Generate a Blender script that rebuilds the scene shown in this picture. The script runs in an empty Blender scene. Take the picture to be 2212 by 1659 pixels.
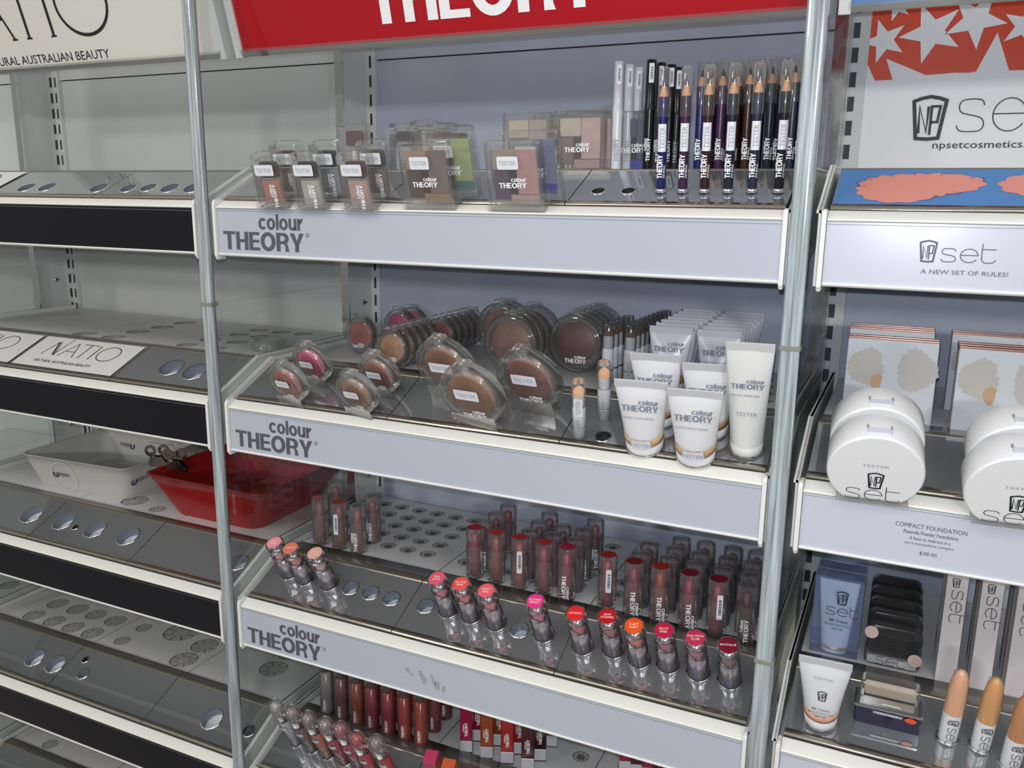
import bpy, bmesh, math, random, os
from mathutils import Vector, Matrix
random.seed(7)
R = math.radians
S = bpy.context.scene
COL = S.collection
ZO = 1.35                      # height of the top shelf's front edge above the shop floor
P = 0.62                       # width of one bay

# ------------------------------------------------------------------ camera
CAM = Vector((0.72562, -0.71625, 0.01656 + ZO)); YAW, PITCH, ROLL, F = 0.43529, -0.21717, 0.01068, 1851.1
_fwd = Vector((-math.sin(YAW)*math.cos(PITCH), math.cos(YAW)*math.cos(PITCH), math.sin(PITCH)))
_r0 = Vector((math.cos(YAW), math.sin(YAW), 0)); _u0 = _r0.cross(_fwd)
_rt = math.cos(ROLL)*_r0 + math.sin(ROLL)*_u0; _up = -math.sin(ROLL)*_r0 + math.cos(ROLL)*_u0
cd = bpy.data.cameras.new('camera'); cam = bpy.data.objects.new('camera', cd); COL.objects.link(cam)
m = Matrix((_rt, _up, -_fwd)).transposed().to_4x4(); m.translation = CAM; cam.matrix_world = m
cd.sensor_width = 36; cd.lens = F/2212*36; cd.clip_start = 0.02; S.camera = cam

# ------------------------------------------------------------------ light, world, exposure
S.view_settings.view_transform = 'Standard'; S.view_settings.look = 'None'
S.view_settings.exposure = -0.10; S.view_settings.gamma = 1; S.view_settings.use_curve_mapping = False
S.cycles.max_bounces = 10; S.cycles.glossy_bounces = 5; S.cycles.transmission_bounces = 6
S.cycles.diffuse_bounces = 3; S.cycles.transparent_max_bounces = 40
S.cycles.caustics_reflective = False; S.cycles.caustics_refractive = False
S.cycles.sample_clamp_indirect = 4; S.cycles.use_denoising = True
w = bpy.data.worlds.new('shop_light'); S.world = w; w.use_nodes = True; nt = w.node_tree; nt.nodes.clear()
tc = nt.nodes.new('ShaderNodeTexCoord'); sp = nt.nodes.new('ShaderNodeSeparateXYZ'); rp = nt.nodes.new('ShaderNodeValToRGB')
mr = nt.nodes.new('ShaderNodeMapRange'); mr.inputs[1].default_value = -1; mr.inputs[2].default_value = 1
nz = nt.nodes.new('ShaderNodeTexNoise'); nz.inputs['Scale'].default_value = 3.0
mx = nt.nodes.new('ShaderNodeMix'); mx.data_type = 'RGBA'; mx.blend_type = 'MULTIPLY'; mx.inputs[0].default_value = 0.6
nr = nt.nodes.new('ShaderNodeValToRGB'); nr.color_ramp.elements[0].position = .35; nr.color_ramp.elements[1].position = .65
nr.color_ramp.elements[0].color = (.58, .57, .55, 1)
bg = nt.nodes.new('ShaderNodeBackground'); wo = nt.nodes.new('ShaderNodeOutputWorld')
rp.color_ramp.elements[0].color = (.10, .09, .08, 1); rp.color_ramp.elements[1].color = (.80, .80, .78, 1)
e = rp.color_ramp.elements.new(.5); e.color = (.34, .33, .31, 1)
e = rp.color_ramp.elements.new(.62); e.color = (.55, .54, .51, 1)
nt.links.new(tc.outputs['Generated'], sp.inputs[0]); nt.links.new(sp.outputs[2], mr.inputs[0]); nt.links.new(mr.outputs[0], rp.inputs[0])
nt.links.new(tc.outputs['Generated'], nz.inputs[0]); nt.links.new(nz.outputs[0], nr.inputs[0])
nt.links.new(rp.outputs[0], mx.inputs[6]); nt.links.new(nr.outputs[0], mx.inputs[7]); nt.links.new(mx.outputs[2], bg.inputs[0])
bg.inputs[1].default_value = 0.80; nt.links.new(bg.outputs[0], wo.inputs[0])
def area(name, loc, target, sx, sy, power, col):
    d = bpy.data.lights.new(name, 'AREA'); d.shape = 'RECTANGLE'; d.size = sx; d.size_y = sy; d.energy = power; d.color = col
    o = bpy.data.objects.new(name, d); COL.objects.link(o); o.location = loc
    o.rotation_euler = (Vector(target) - Vector(loc)).to_track_quat('-Z', 'Y').to_euler(); return o
area('ceiling_panel_light', (-0.5, -1.3, ZO+1.35), (-.3, 0, ZO-.3), 1.2, .6, 11, (1, .96, .88))
area('ceiling_panel_light', (1.4, -1.5, ZO+1.35), (.6, 0, ZO-.3), 1.2, .6, 11, (1, .97, .92))
area('far_ceiling_light', (-1.6, -3.6, ZO+.95), (-.5, .3, ZO-.1), .35, .2, 22, (1, .97, .9))
area('far_ceiling_light', (1.9, -3.4, ZO+.55), (.8, .3, ZO), .35, .15, 34, (1, .97, .92))
fl = bpy.data.lights.new('camera_flash', 'SPOT'); fl.energy = 9.5; fl.spot_size = R(100); fl.spot_blend = .6
fl.shadow_soft_size = .003; fl.color = (.84, .91, 1)
fo = bpy.data.objects.new('camera_flash', fl); COL.objects.link(fo); fo.location = CAM + Vector((-.004, .004, .013))
fo.rotation_euler = (_fwd).to_track_quat('-Z', 'Y').to_euler()

# ------------------------------------------------------------------ placing on the real surfaces
SH = {1: ZO, 2: ZO-.2212, 3: ZO-.465, 4: ZO-.6977, 5: ZO-.93}
def ray(px, py): return _fwd + _rt*((px-1106)/F) - _up*((py-829.5)/F)
def un(px, py, ax, v):
    d = ray(px, py); return CAM + d*((v-CAM[ax])/d[ax])
TY0, TZ0, TY1, TZ1 = .012, .008, .080, .040
SLOPE = math.atan2(TZ1-TZ0, TY1-TY0)
def tray_z(y, s): return SH[s] + TZ0 + (y-TY0)*(TZ1-TZ0)/(TY1-TY0)
def on_tray(px, py, s):
    n = Vector((0, -(TZ1-TZ0), TY1-TY0)); p0 = Vector((0, TY0, SH[s]+TZ0)); d = ray(px, py)
    return CAM + d*(((p0-CAM).dot(n))/d.dot(n))
DZ = .038
def on_deck(px, py, s, h=0): 
    p = un(px, py, 2, SH[s]+DZ+h); p.z -= h; return p

# ------------------------------------------------------------------ materials
MC = {}
def principled(name, rgb, rough=.5, metal=0., spec=.5, coat=0., bump=None, noise=None):
    if name in MC: return MC[name]
    m = bpy.data.materials.new(name); m.use_nodes = True; nt = m.node_tree; b = nt.nodes['Principled BSDF']
    b.inputs['Base Color'].default_value = (*rgb, 1); b.inputs['Roughness'].default_value = rough
    b.inputs['Metallic'].default_value = metal; b.inputs['Specular IOR Level'].default_value = spec
    b.inputs['Coat Weight'].default_value = coat
    if noise:      # (scale, amount, stretch) surface mottling
        tc = nt.nodes.new('ShaderNodeTexCoord'); mp = nt.nodes.new('ShaderNodeMapping'); mp.inputs['Scale'].default_value = noise[2]
        nz = nt.nodes.new('ShaderNodeTexNoise'); nz.inputs['Scale'].default_value = noise[0]; nz.inputs['Detail'].default_value = 4
        rp = nt.nodes.new('ShaderNodeValToRGB'); a = noise[1]
        rp.color_ramp.elements[0].position = .3; rp.color_ramp.elements[1].position = .7
        rp.color_ramp.elements[0].color = (*[max(0, c*(1-a)) for c in rgb], 1); rp.color_ramp.elements[1].color = (*[min(1, c*(1+a)) for c in rgb], 1)
        nt.links.new(tc.outputs['Object'], mp.inputs[0]); nt.links.new(mp.outputs[0], nz.inputs[0]); nt.links.new(nz.outputs[0], rp.inputs[0]); nt.links.new(rp.outputs[0], b.inputs['Base Color'])
    if bump:
        tc = nt.nodes.new('ShaderNodeTexCoord'); nz = nt.nodes.new('ShaderNodeTexNoise'); nz.inputs['Scale'].default_value = bump[0]
        bp = nt.nodes.new('ShaderNodeBump'); bp.inputs['Strength'].default_value = bump[1]; bp.inputs['Distance'].default_value = .001
        nt.links.new(tc.outputs['Object'], nz.inputs[0]); nt.links.new(nz.outputs[0], bp.inputs['Height']); nt.links.new(bp.outputs[0], b.inputs['Normal'])
    MC[name] = m; return m
def clear(name, tint=(.95, .95, .95), gloss=1.0, rough=.06, haze=0., hazecol=(.8, .8, .8)):
    """thin clear plastic or glass: see-through with a fresnel sheen, optionally a little milky"""
    if name in MC: return MC[name]
    m = bpy.data.materials.new(name); m.use_nodes = True; nt = m.node_tree; nt.nodes.clear()
    o = nt.nodes.new('ShaderNodeOutputMaterial'); t = nt.nodes.new('ShaderNodeBsdfTransparent'); t.inputs[0].default_value = (*tint, 1)
    g = nt.nodes.new('ShaderNodeBsdfGlossy'); g.inputs['Roughness'].default_value = rough; g.inputs[0].default_value = (1, 1, 1, 1)
    lw = nt.nodes.new('ShaderNodeLayerWeight'); lw.inputs[0].default_value = .25
    mp = nt.nodes.new('ShaderNodeMath'); mp.operation = 'MULTIPLY_ADD'; mp.inputs[1].default_value = .75*gloss; mp.inputs[2].default_value = .035*gloss
    mp.use_clamp = True
    nt.links.new(lw.outputs['Fresnel'], mp.inputs[0]); mix = nt.nodes.new('ShaderNodeMixShader'); nt.links.new(mp.outputs[0], mix.inputs[0])
    nt.links.new(t.outputs[0], mix.inputs[1]); nt.links.new(g.outputs[0], mix.inputs[2]); last = mix
    if haze:
        d = nt.nodes.new('ShaderNodeBsdfDiffuse'); d.inputs[0].default_value = (*hazecol, 1); m2 = nt.nodes.new('ShaderNodeMixShader'); m2.inputs[0].default_value = haze
        nt.links.new(last.outputs[0], m2.inputs[1]); nt.links.new(d.outputs[0], m2.inputs[2]); last = m2
    nt.links.new(last.outputs[0], o.inputs[0]); MC[name] = m; return m
def rgbmat(rgb, rough=.4, metal=0., tag='paint', **k):
    return principled('%s_%02x%02x%02x' % (tag, *[int(c*255) for c in rgb]), rgb, rough, metal, **k)
WALL = principled('wall_metal', (.60, .62, .61), .38, noise=(9, .05, (1, 1, 1)))
WALLC = principled('wall_metal_shaded', (.40, .45, .56), .34, noise=(9, .06, (1, 1, 1)))  # same wall metal, with shading and the flash's blue put into its colour
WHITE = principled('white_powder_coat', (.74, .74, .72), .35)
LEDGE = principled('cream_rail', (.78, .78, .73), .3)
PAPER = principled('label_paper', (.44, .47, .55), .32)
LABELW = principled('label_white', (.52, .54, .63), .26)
BLACKP = principled('black_strip', (.008, .008, .012), .25, spec=.3, bump=(6, .4))
STEEL = principled('tray_steel', (.47, .49, .52), .05, .80, spec=.8, bump=(7, .06))
RAIL = principled('dark_rail', (.26, .24, .21), .22, .7)
CHROME = principled('chrome', (.78, .78, .78), .1, 1.0)
SILVER = principled('silver', (.70, .66, .73), .2, .82)
LIP = principled('lip_steel', (.42, .39, .33), .14, .9)
DARK = principled('dark_gap', (.02, .02, .022), .6)
SLOTC = principled('slot_dark', (.03, .035, .05), .6)
DECK = principled('deck_white', (.66, .66, .67), .4)
GRIP = principled('grip_grey', (.17, .17, .17), .45)
GRIPL = principled('grip_light', (.44, .44, .43), .4)
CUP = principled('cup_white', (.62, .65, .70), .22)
CUPW = principled('cup_wall', (.16, .19, .24), .18, spec=.7)  # dark blue-grey puts the shade inside the tray holes into the wall colour
INK = principled('ink_grey', (.085, .085, .11), .5)
INKB = principled('ink_black', (.012, .012, .014), .5)
INKS = principled('ink_soft', (.33, .33, .38), .5)
WINK = principled('ink_white', (.85, .85, .88), .5)
STICK = principled('sticker_white', (.74, .76, .82), .4)
FINEDGE = principled('glass_edge', (.33, .38, .40), .2, noise=(9, .55, (40, 40, 1.0)), coat=.6)
JOINT = principled('joint_rubber', (.22, .24, .20), .3)
FINGLASS = clear('fin_glass', (.955, .975, .972), .16, .02)
CLR = clear('clear_plastic', (.985, .985, .98), .85, .045, .04, (.80, .80, .80))
CLRD = clear('clear_grey_plastic', (.80, .80, .80), 1.0, .05, .03, (.5, .5, .5))
CLRM = clear('clear_milky', (.92, .92, .92), .9, .08, .10)
RED = principled('sign_red', (.40, .006, .014), .18, coat=.4)
CREAM = principled('sign_cream', (.68, .67, .62), .25)
PWHITE = principled('plastic_white', (.78, .78, .80), .2)
ROSE = principled('rose_foil', (.30, .17, .14), .25, .7)
BLUE = principled('print_blue', (.08, .22, .50), .25)
PINK = principled('print_pink', (.70, .27, .22), .3)
ORANGE = principled('print_orange', (.70, .06, .012), .4)
WHITEINS = principled('insert_white', (.70, .70, .68), .22)

# ------------------------------------------------------------------ mesh building
def T(x=0, y=0, z=0): return Matrix.Translation((x, y, z))
def RX(a): return Matrix.Rotation(R(a), 4, 'X')
def RY(a): return Matrix.Rotation(R(a), 4, 'Y')
def RZ(a): return Matrix.Rotation(R(a), 4, 'Z')
FRONT = RX(90)                 # flat XY artwork -> upright, facing -Y
class MB:
    def __init__(s): s.v = []; s.f = []; s.mi = []; s.sm = []; s.mats = []
    def idx(s, m):
        if m not in s.mats: s.mats.append(m)
        return s.mats.index(m)
    def add(s, vs, fs, mat, M=None, smooth=False):
        b = len(s.v); k = s.idx(mat)
        for p in vs:
            p = Vector(p); s.v.append(M @ p if M else p)
        for q in fs: s.f.append([i+b for i in q]); s.mi.append(k); s.sm.append(smooth)
        return s
    def box(s, x0, x1, y0, y1, z0, z1, mat, M=None, bev=0.):
        if bev <= 0:
            vs = [(x, y, z) for x in (x0, x1) for y in (y0, y1) for z in (z0, z1)]
            return s.add(vs, [(0, 1, 3, 2), (4, 6, 7, 5), (0, 4, 5, 1), (2, 3, 7, 6), (0, 2, 6, 4), (1, 5, 7, 3)], mat, M)
        return s.slab(rrect(x0, x1, y0, y1, bev, 2), z0, z1, mat, M, ch=bev*.6)
    def slab(s, poly, z0, z1, mat, M=None, ch=0., smooth=False):
        """outline in XY pushed along Z, with a small edge chamfer"""
        n = len(poly); c = Vector((sum(p[0] for p in poly)/n, sum(p[1] for p in poly)/n))
        def inset(d):
            out = []
            for x, y in poly:
                v = Vector((x, y))-c; L = v.length or 1; v *= max(0, 1-d/L); out.append(c+v)
            return out
        rings = [(inset(ch), z0), (poly, z0+ch), (poly, z1-ch), (inset(ch), z1)] if ch > 0 else [(poly, z0), (poly, z1)]
        vs = [(p[0], p[1], z) for r, z in rings for p in r]; fs = []
        for k in range(len(rings)-1):
            for i in range(n):
                j = (i+1) % n; fs.append((k*n+i, k*n+j, (k+1)*n+j, (k+1)*n+i))
        s.add(vs, fs, mat, M, smooth)
        s.add([(p[0], p[1], rings[0][1]) for p in rings[0][0]], [tuple(range(n))[::-1]], mat, M)
        s.add([(p[0], p[1], rings[-1][1]) for p in rings[-1][0]], [tuple(range(n))], mat, M)
        return s
    def lathe(s, prof, mat, M=None, seg=24, smooth=True):
        n = len(prof); vs = []; fs = []
        for i in range(seg):
            a = 2*math.pi*i/seg; ca, sa = math.cos(a), math.sin(a)
            for r, z in prof: vs.append((r*ca, r*sa, z))
        for i in range(seg):
            j = (i+1) % seg
            for k in range(n-1):
                fs.append((i*n+k, j*n+k, j*n+k+1, i*n+k+1))
        s.add(vs, fs, mat, M, smooth)
        return s
    def cyl(s, r, z0, z1, mat, M=None, seg=24, ch=0., r2=None):
        r2 = r if r2 is None else r2
        if ch: return s.lathe([(0, z0), (r-ch, z0), (r, z0+ch), (r2, z1-ch), (r2-ch, z1), (0, z1)], mat, M, seg, True)
        s.lathe([(r, z0), (r2, z1)], mat, M, seg); s.disc(r, z0, mat, M, seg, True); s.disc(r2, z1, mat, M, seg); return s
    def disc(s, r, z, mat, M=None, seg=24, flip=False, sy=1.):
        vs = [(r*math.cos(2*math.pi*i/seg), r*sy*math.sin(2*math.pi*i/seg), z) for i in range(seg)]
        f = tuple(range(seg)); return s.add(vs, [f[::-1] if flip else f], mat, M)
    def poly(s, pts, mat, M=None, z=0.): return s.add([(p[0], p[1], z) for p in pts], [tuple(range(len(pts)))], mat, M)
    def loft(s, loops, mat, M=None, caps=True, smooth=True):
        n = len(loops[0]); vs = [p for l in loops for p in l]; fs = []
        for k in range(len(loops)-1):
            for i in range(n):
                j = (i+1) % n; fs.append((k*n+i, k*n+j, (k+1)*n+j, (k+1)*n+i))
        s.add(vs, fs, mat, M, smooth)
        if caps:
            s.add(loops[0], [tuple(range(n))[::-1]], mat, M); s.add(loops[-1], [tuple(range(n))], mat, M)
        return s
    def text(s, t, x, y, w, h, mat, M=FRONT, bold=0., wrap=0., font=None):
        """flat lettering fitted to the box x..x+w, y..y+h of the artwork plane; wrap = radius of a round surface"""
        vs, fs = glyphs(t, bold)
        out = [(x+p[0]*w, y+p[1]*h, 0) for p in vs]
        if wrap: out = [(wrap*math.sin(p[0]/wrap), p[1], wrap*math.cos(p[0]/wrap)) for p in out]
        return s.add(out, fs, mat, M)
    def ribbon(s, pts, wd, mat, M=FRONT, closed=False):
        n = len(pts); P_ = [Vector((p[0], p[1])) for p in pts]; L = []; Rr = []
        for i in range(n):
            a = P_[i-1] if (i > 0 or closed) else P_[i]; b = P_[(i+1) % n] if (i < n-1 or closed) else P_[i]
            d1 = (P_[i]-a); d2 = (b-P_[i])
            if d1.length < 1e-9: d1 = d2
            if d2.length < 1e-9: d2 = d1
            d1.normalize(); d2.normalize(); t = d1+d2
            if t.length < 1e-6: t = d1
            t.normalize(); nrm = Vector((-t.y, t.x)); k = wd/2/max(.5, nrm.dot(Vector((-d1.y, d1.x))))
            L.append(P_[i]+nrm*k); Rr.append(P_[i]-nrm*k)
        vs = [(p.x, p.y, 0) for p in L+Rr]; fs = []
        for i in range(n if closed else n-1):
            j = (i+1) % n; fs.append((i, n+i, n+j, j))
        return s.add(vs, fs, mat, M)
    def build(s, name, parent=None, M=None):
        me = bpy.data.meshes.new(name); me.from_pydata([tuple(p) for p in s.v], [], s.f)
        for m in s.mats: me.materials.append(m)
        me.polygons.foreach_set('material_index', s.mi); me.polygons.foreach_set('use_smooth', s.sm); me.update()
        o = bpy.data.objects.new(name, me); COL.objects.link(o)
        if parent: o.parent = parent
        if M: o.matrix_local = M
        return o
GC = {}
def glyphs(t, bold):
    if (t, bold) in GC: return GC[(t, bold)]
    c = bpy.data.curves.new('lettering', 'FONT'); c.body = t; c.offset = .005 if bold >= .012 else 0; c.space_character = 1.0; c.resolution_u = 2; c.align_x = 'CENTER'; c.space_line = .85
    o = bpy.data.objects.new('lettering', c); COL.objects.link(o)
    me = bpy.data.meshes.new_from_object(o.evaluated_get(bpy.context.evaluated_depsgraph_get()))
    vs = [v.co.copy() for v in me.vertices]; fs = [tuple(p.vertices) for p in me.polygons]
    if not vs: raise ValueError('no glyphs for ' + repr(t))
    x0 = min(v.x for v in vs); x1 = max(v.x for v in vs); y0 = min(v.y for v in vs); y1 = max(v.y for v in vs)
    vs = [((v.x-x0)/(x1-x0), (v.y-y0)/(y1-y0)) for v in vs]
    bpy.data.objects.remove(o); bpy.data.curves.remove(c); bpy.data.meshes.remove(me)
    GC[(t, bold)] = (vs, fs); return vs, fs
def rrect(x0, x1, y0, y1, r, n=3):
    out = []
    for cx, cy, a0 in ((x1-r, y1-r, 0), (x0+r, y1-r, 90), (x0+r, y0+r, 180), (x1-r, y0+r, 270)):
        for k in range(n+1):
            a = R(a0+90*k/n); out.append((cx+r*math.cos(a), cy+r*math.sin(a)))
    return out
def circ(cx, cy, r, n=24, ry=None, a0=0): return [(cx+r*math.cos(R(a0)+2*math.pi*i/n), cy+(ry or r)*math.sin(R(a0)+2*math.pi*i/n)) for i in range(n)]
def plate_with_holes(mb, x0, x1, y0, y1, holes, mat, M=None):
    """flat sheet in XY pierced by round openings"""
    bm = bmesh.new(); edges = []
    def loop(pts):
        vs = [bm.verts.new((p[0], p[1], 0)) for p in pts]
        for i in range(len(vs)): edges.append(bm.edges.new((vs[i], vs[(i+1) % len(vs)])))
    loop([(x0, y0), (x1, y0), (x1, y1), (x0, y1)])
    for cx, cy, r in holes: loop(circ(cx, cy, r, 24))
    bmesh.ops.triangle_fill(bm, use_beauty=True, use_dissolve=False, edges=edges, normal=(0, 0, 1))
    bm.verts.index_update(); mb.add([v.co.copy() for v in bm.verts], [tuple(v.index for v in f.verts) for f in bm.faces], mat, M); bm.free()

# ------------------------------------------------------------------ objects and their names
def tag(o, label=None, cat=None, group=None, kind=None):
    if label: o['label'] = label
    if cat: o['category'] = cat
    if group: o['group'] = group
    if kind: o['kind'] = kind
    return o
def thing(name, label, cat, loc=(0, 0, 0), rot=(0, 0, 0), group=None):
    o = bpy.data.objects.new(name, None); COL.objects.link(o); o.location = loc; o.rotation_euler = [R(a) for a in rot]; o.empty_display_size = .02
    return tag(o, label, cat, group)
def struct(o): o['kind'] = 'structure'; return o
def copy_tree(o, parent=None):
    c = o.copy(); COL.objects.link(c)
    if parent: c.parent = parent
    for ch in list(o.children): copy_tree(ch, c)
    return c
PROTO = {}
def place(key, maker, loc, rot, label, group=None):
    """the first call builds the thing, later calls copy it and its parts"""
    if key in PROTO: o = copy_tree(PROTO[key])
    else: o = maker(); PROTO[key] = o
    o.location = loc; o.rotation_euler = [R(a) for a in rot]; o['label'] = label
    if group: o['group'] = group
    return o
ORD = ['first', 'second', 'third', 'fourth', 'fifth', 'sixth', 'seventh', 'eighth', 'ninth', 'tenth', 'eleventh', 'twelfth']

# ------------------------------------------------------------------ recurring artwork
def heavy(mb, word, x, y, w, h, mat, M=FRONT):
    """heavy grotesque capitals and a few lower-case letters, built from bars and rings, fitted to w by h"""
    WD = {'T': .80, 'H': .80, 'E': .70, 'O': .96, 'R': .80, 'Y': .88, 'c': .60, 'o': .66, 'l': .19, 'u': .60, 'r': .40}
    gap = .055; tot = sum(WD[c] for c in word)+gap*(len(word)-1); kx = w/tot; cx = x
    cap = word.isupper(); st = .245 if cap else .205; xh = 1.0 if cap else .74
    def P(a, b): return (cx+a*kx, y+b*h)
    def bar(a0, b0, a1, b1): mb.poly([P(a0, b0), P(a1, b0), P(a1, b1), P(a0, b1)], mat, M)
    def ring(ox, oy, rx, ry, a0, a1, t=st, tv=None):
        tv = tv or t*.84; n = max(6, int(abs(a1-a0)/14)); vs = []
        for i in range(n+1):
            a = R(a0+(a1-a0)*i/n)
            vs.append((*P(ox+rx*math.cos(a), oy+ry*math.sin(a)), 0)); vs.append((*P(ox+(rx-t)*math.cos(a), oy+(ry-tv)*math.sin(a)), 0))
        mb.add(vs, [((2*i, 2*i+2, 2*i+3, 2*i+1) if a1 > a0 else (2*i, 2*i+1, 2*i+3, 2*i+2)) for i in range(n)], mat, M)
    for ch in word:
        W_ = WD[ch]
        if ch == 'T': bar(0, .835, W_, 1); bar(W_/2-st/2, 0, W_/2+st/2, .835)
        elif ch == 'H': bar(0, 0, st, 1); bar(W_-st, 0, W_, 1); bar(st, .42, W_-st, .585)
        elif ch == 'E': bar(0, 0, st, 1); bar(st, 0, W_, .165); bar(st, .425, W_*.94, .585); bar(st, .835, W_*.98, 1)
        elif ch == 'O': ring(W_/2, .5, W_/2, .52, 0, 360)
        elif ch == 'R':
            bar(0, 0, st, 1); bar(st, .84, .5, 1); bar(st, .40, .5, .55); ring(.48, .70, .31, .30, 90, -90, st)
            mb.poly([P(.56, 0), P(.80, 0), P(.76, .12), P(.74, .30), P(.66, .42), P(.48, .42), P(.56, .28)], mat, M)
        elif ch == 'Y': bar(W_/2-st/2, 0, W_/2+st/2, .42); mb.poly([P(0, 1), P(W_/2-st/2, .38), P(W_/2, .40), P(W_/2, .58), P(st*1.15, 1)], mat, M); mb.poly([P(W_, 1), P(W_-st*1.15, 1), P(W_/2, .58), P(W_/2, .40), P(W_/2+st/2, .38)], mat, M)
        elif ch == 'c': ring(.33, xh/2, .33, xh/2+.01, 42, 318)
        elif ch == 'o': ring(.33, xh/2, .33, xh/2+.01, 0, 360)
        elif ch == 'l': bar(0, 0, st, 1)
        elif ch == 'u': bar(0, .24, st, xh); bar(W_-st, 0, W_, xh); ring(.29, .25, .29, .26, 180, 350)
        elif ch == 'r': bar(0, 0, st, xh); ring(.40, .40, .30, .35, 175, 85, st)
        cx += (W_+gap)*kx
def brand(mb, x, y, w, mat, M=FRONT, wrap=0., reg=True, small=True):
    h = w*.178
    heavy(mb, 'THEORY', x, y, w, h, mat, M)
    if small: heavy(mb, 'colour', x+w*.455, y+h*1.15, w*.535, h*.84, mat, M)
    if reg: mb.ribbon([(x+w*1.045+w*.016*math.cos(a*.7854), y+h*.92+w*.016*math.sin(a*.7854)) for a in range(8)], w*.006, mat, M, True)
def shield(mb, x, y, s, mat, M=FRONT, back=None):
    """crest outline with the two joined initials; x, y is the centre, s the height"""
    k = s/1.0
    o = [(-.36, .40), (-.2, .46), (0, .5), (.2, .46), (.36, .40), (.25, -.48), (0, -.5), (-.25, -.48)]
    mb.ribbon([(x+p[0]*k, y+p[1]*k) for p in o], .085*k, mat, M, True)
    mb.ribbon([(x+p[0]*k, y+p[1]*k) for p in [(-.20, -.36), (-.22, .27), (-.03, -.33), (-.02, .27)]], .066*k, mat, M)
    mb.ribbon([(x+p[0]*k, y+p[1]*k) for p in [(.05, -.40), (.05, .27), (.24, .27), (.20, -.10), (.06, -.10)]], .060*k, mat, M)
def smooth_line(p, n=2):
    for _ in range(n):
        q = [p[0]]
        for a, b in zip(p[:-1], p[1:]): q += [(a[0]*.75+b[0]*.25, a[1]*.75+b[1]*.25), (a[0]*.25+b[0]*.75, a[1]*.25+b[1]*.75)]
        p = q+[p[-1]]
    return p
def word_set(mb, x, y, h, wd, mat, M=FRONT, asp=1.25):
    """thin round lower-case letters s e t; x-height h, left edge x, baseline y"""
    a = h*asp
    s_ = [(.92, .80), (.88, .93), (.74, 1), (.28, 1), (.10, .94), (.04, .78), (.10, .62), (.26, .55), (.72, .47), (.92, .38), (.97, .2), (.90, .06), (.74, 0), (.24, 0), (.08, .06), (.02, .2)]
    mb.ribbon([(x+p[0]*a*.82, y+p[1]*h) for p in smooth_line(s_)], wd, mat, M)
    x2 = x+a*1.02; e_ = [(.02, .53), (1, .53)]
    pts = [(.5+.5*math.cos(R(t)), .5+.5*math.sin(R(t))) for t in range(4, 332, 12)]
    mb.ribbon([(x2+p[0]*a*.92, y+p[1]*h) for p in pts], wd, mat, M); mb.ribbon([(x2+p[0]*a*.92, y+p[1]*h) for p in e_], wd, mat, M)
    x3 = x+a*2.12
    t_ = [(0, 1.42), (.0, .38), (.05, .16), (.2, .02), (.4, 0), (.62, 0), (.82, .08), (.93, .26)]
    mb.ribbon([(x3+p[0]*a*.8, y+p[1]*h) for p in smooth_line(t_)], wd, mat, M); mb.ribbon([(x3, y+h), (x3+a*.72, y+h)], wd, mat, M)
def sticker(mb, x, y, w, h, M=FRONT, r=.0016, ink=INKS, word='TESTER'):
    mb.poly(rrect(x, x+w, y, y+h, r), STICK, M); mb.text(word, x+w*.1, y+h*.32, w*.8, h*.34, ink, M @ T(0, 0, .00015))
def barcode(mb, x, y, w, h, M):
    mb.poly(rrect(x, x+w, y, y+h, w*.2), STICK, M); rr = random.Random(3); t = y+h*.18
    while t < y+h*.82:
        d = h*rr.choice([.015, .03, .045]); mb.poly([(x+w*.3, t), (x+w*.8, t), (x+w*.8, t+d), (x+w*.3, t+d)], INKB, M @ T(0, 0, .0001)); t += d+h*rr.choice([.02, .035])
def natio_word(mb, x, y, h, wd, mat, M=FRONT):
    """light wide capitals; the first letter carries a doubled diagonal"""
    k = h
    def L(pts, w_=wd): mb.ribbon([(x+p[0]*k, y+p[1]*k) for p in pts], w_, mat, M)
    L([(.05, 0), (.3, .98)]); L([(.3, .98), (.78, .02)], wd*2.2); L([(.42, 1.0), (.9, .0)], wd*.8); L([(.82, 0), (.98, 1.2), (1.02, 1.28)])
    L([(1.15, 0), (1.62, 1), (2.09, 0)], wd); L([(1.33, .36), (1.92, .36)], wd*.8)
    L([(2.0, 1), (2.95, 1)], wd); L([(2.48, 1), (2.48, 0)], wd*1.3)
    L([(3.12, 1), (3.12, 0)], wd*1.3)
    mb.ribbon(circ(x+4.0*k, y+.5*k, .62*k, 36, .53*k), wd*1.1, mat, M, True)
    for sx in (.05, 1.15, 2.09, 2.48, 3.12, .82): L([(sx-.07, 0), (sx+.07, 0)], wd*.6)

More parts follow.
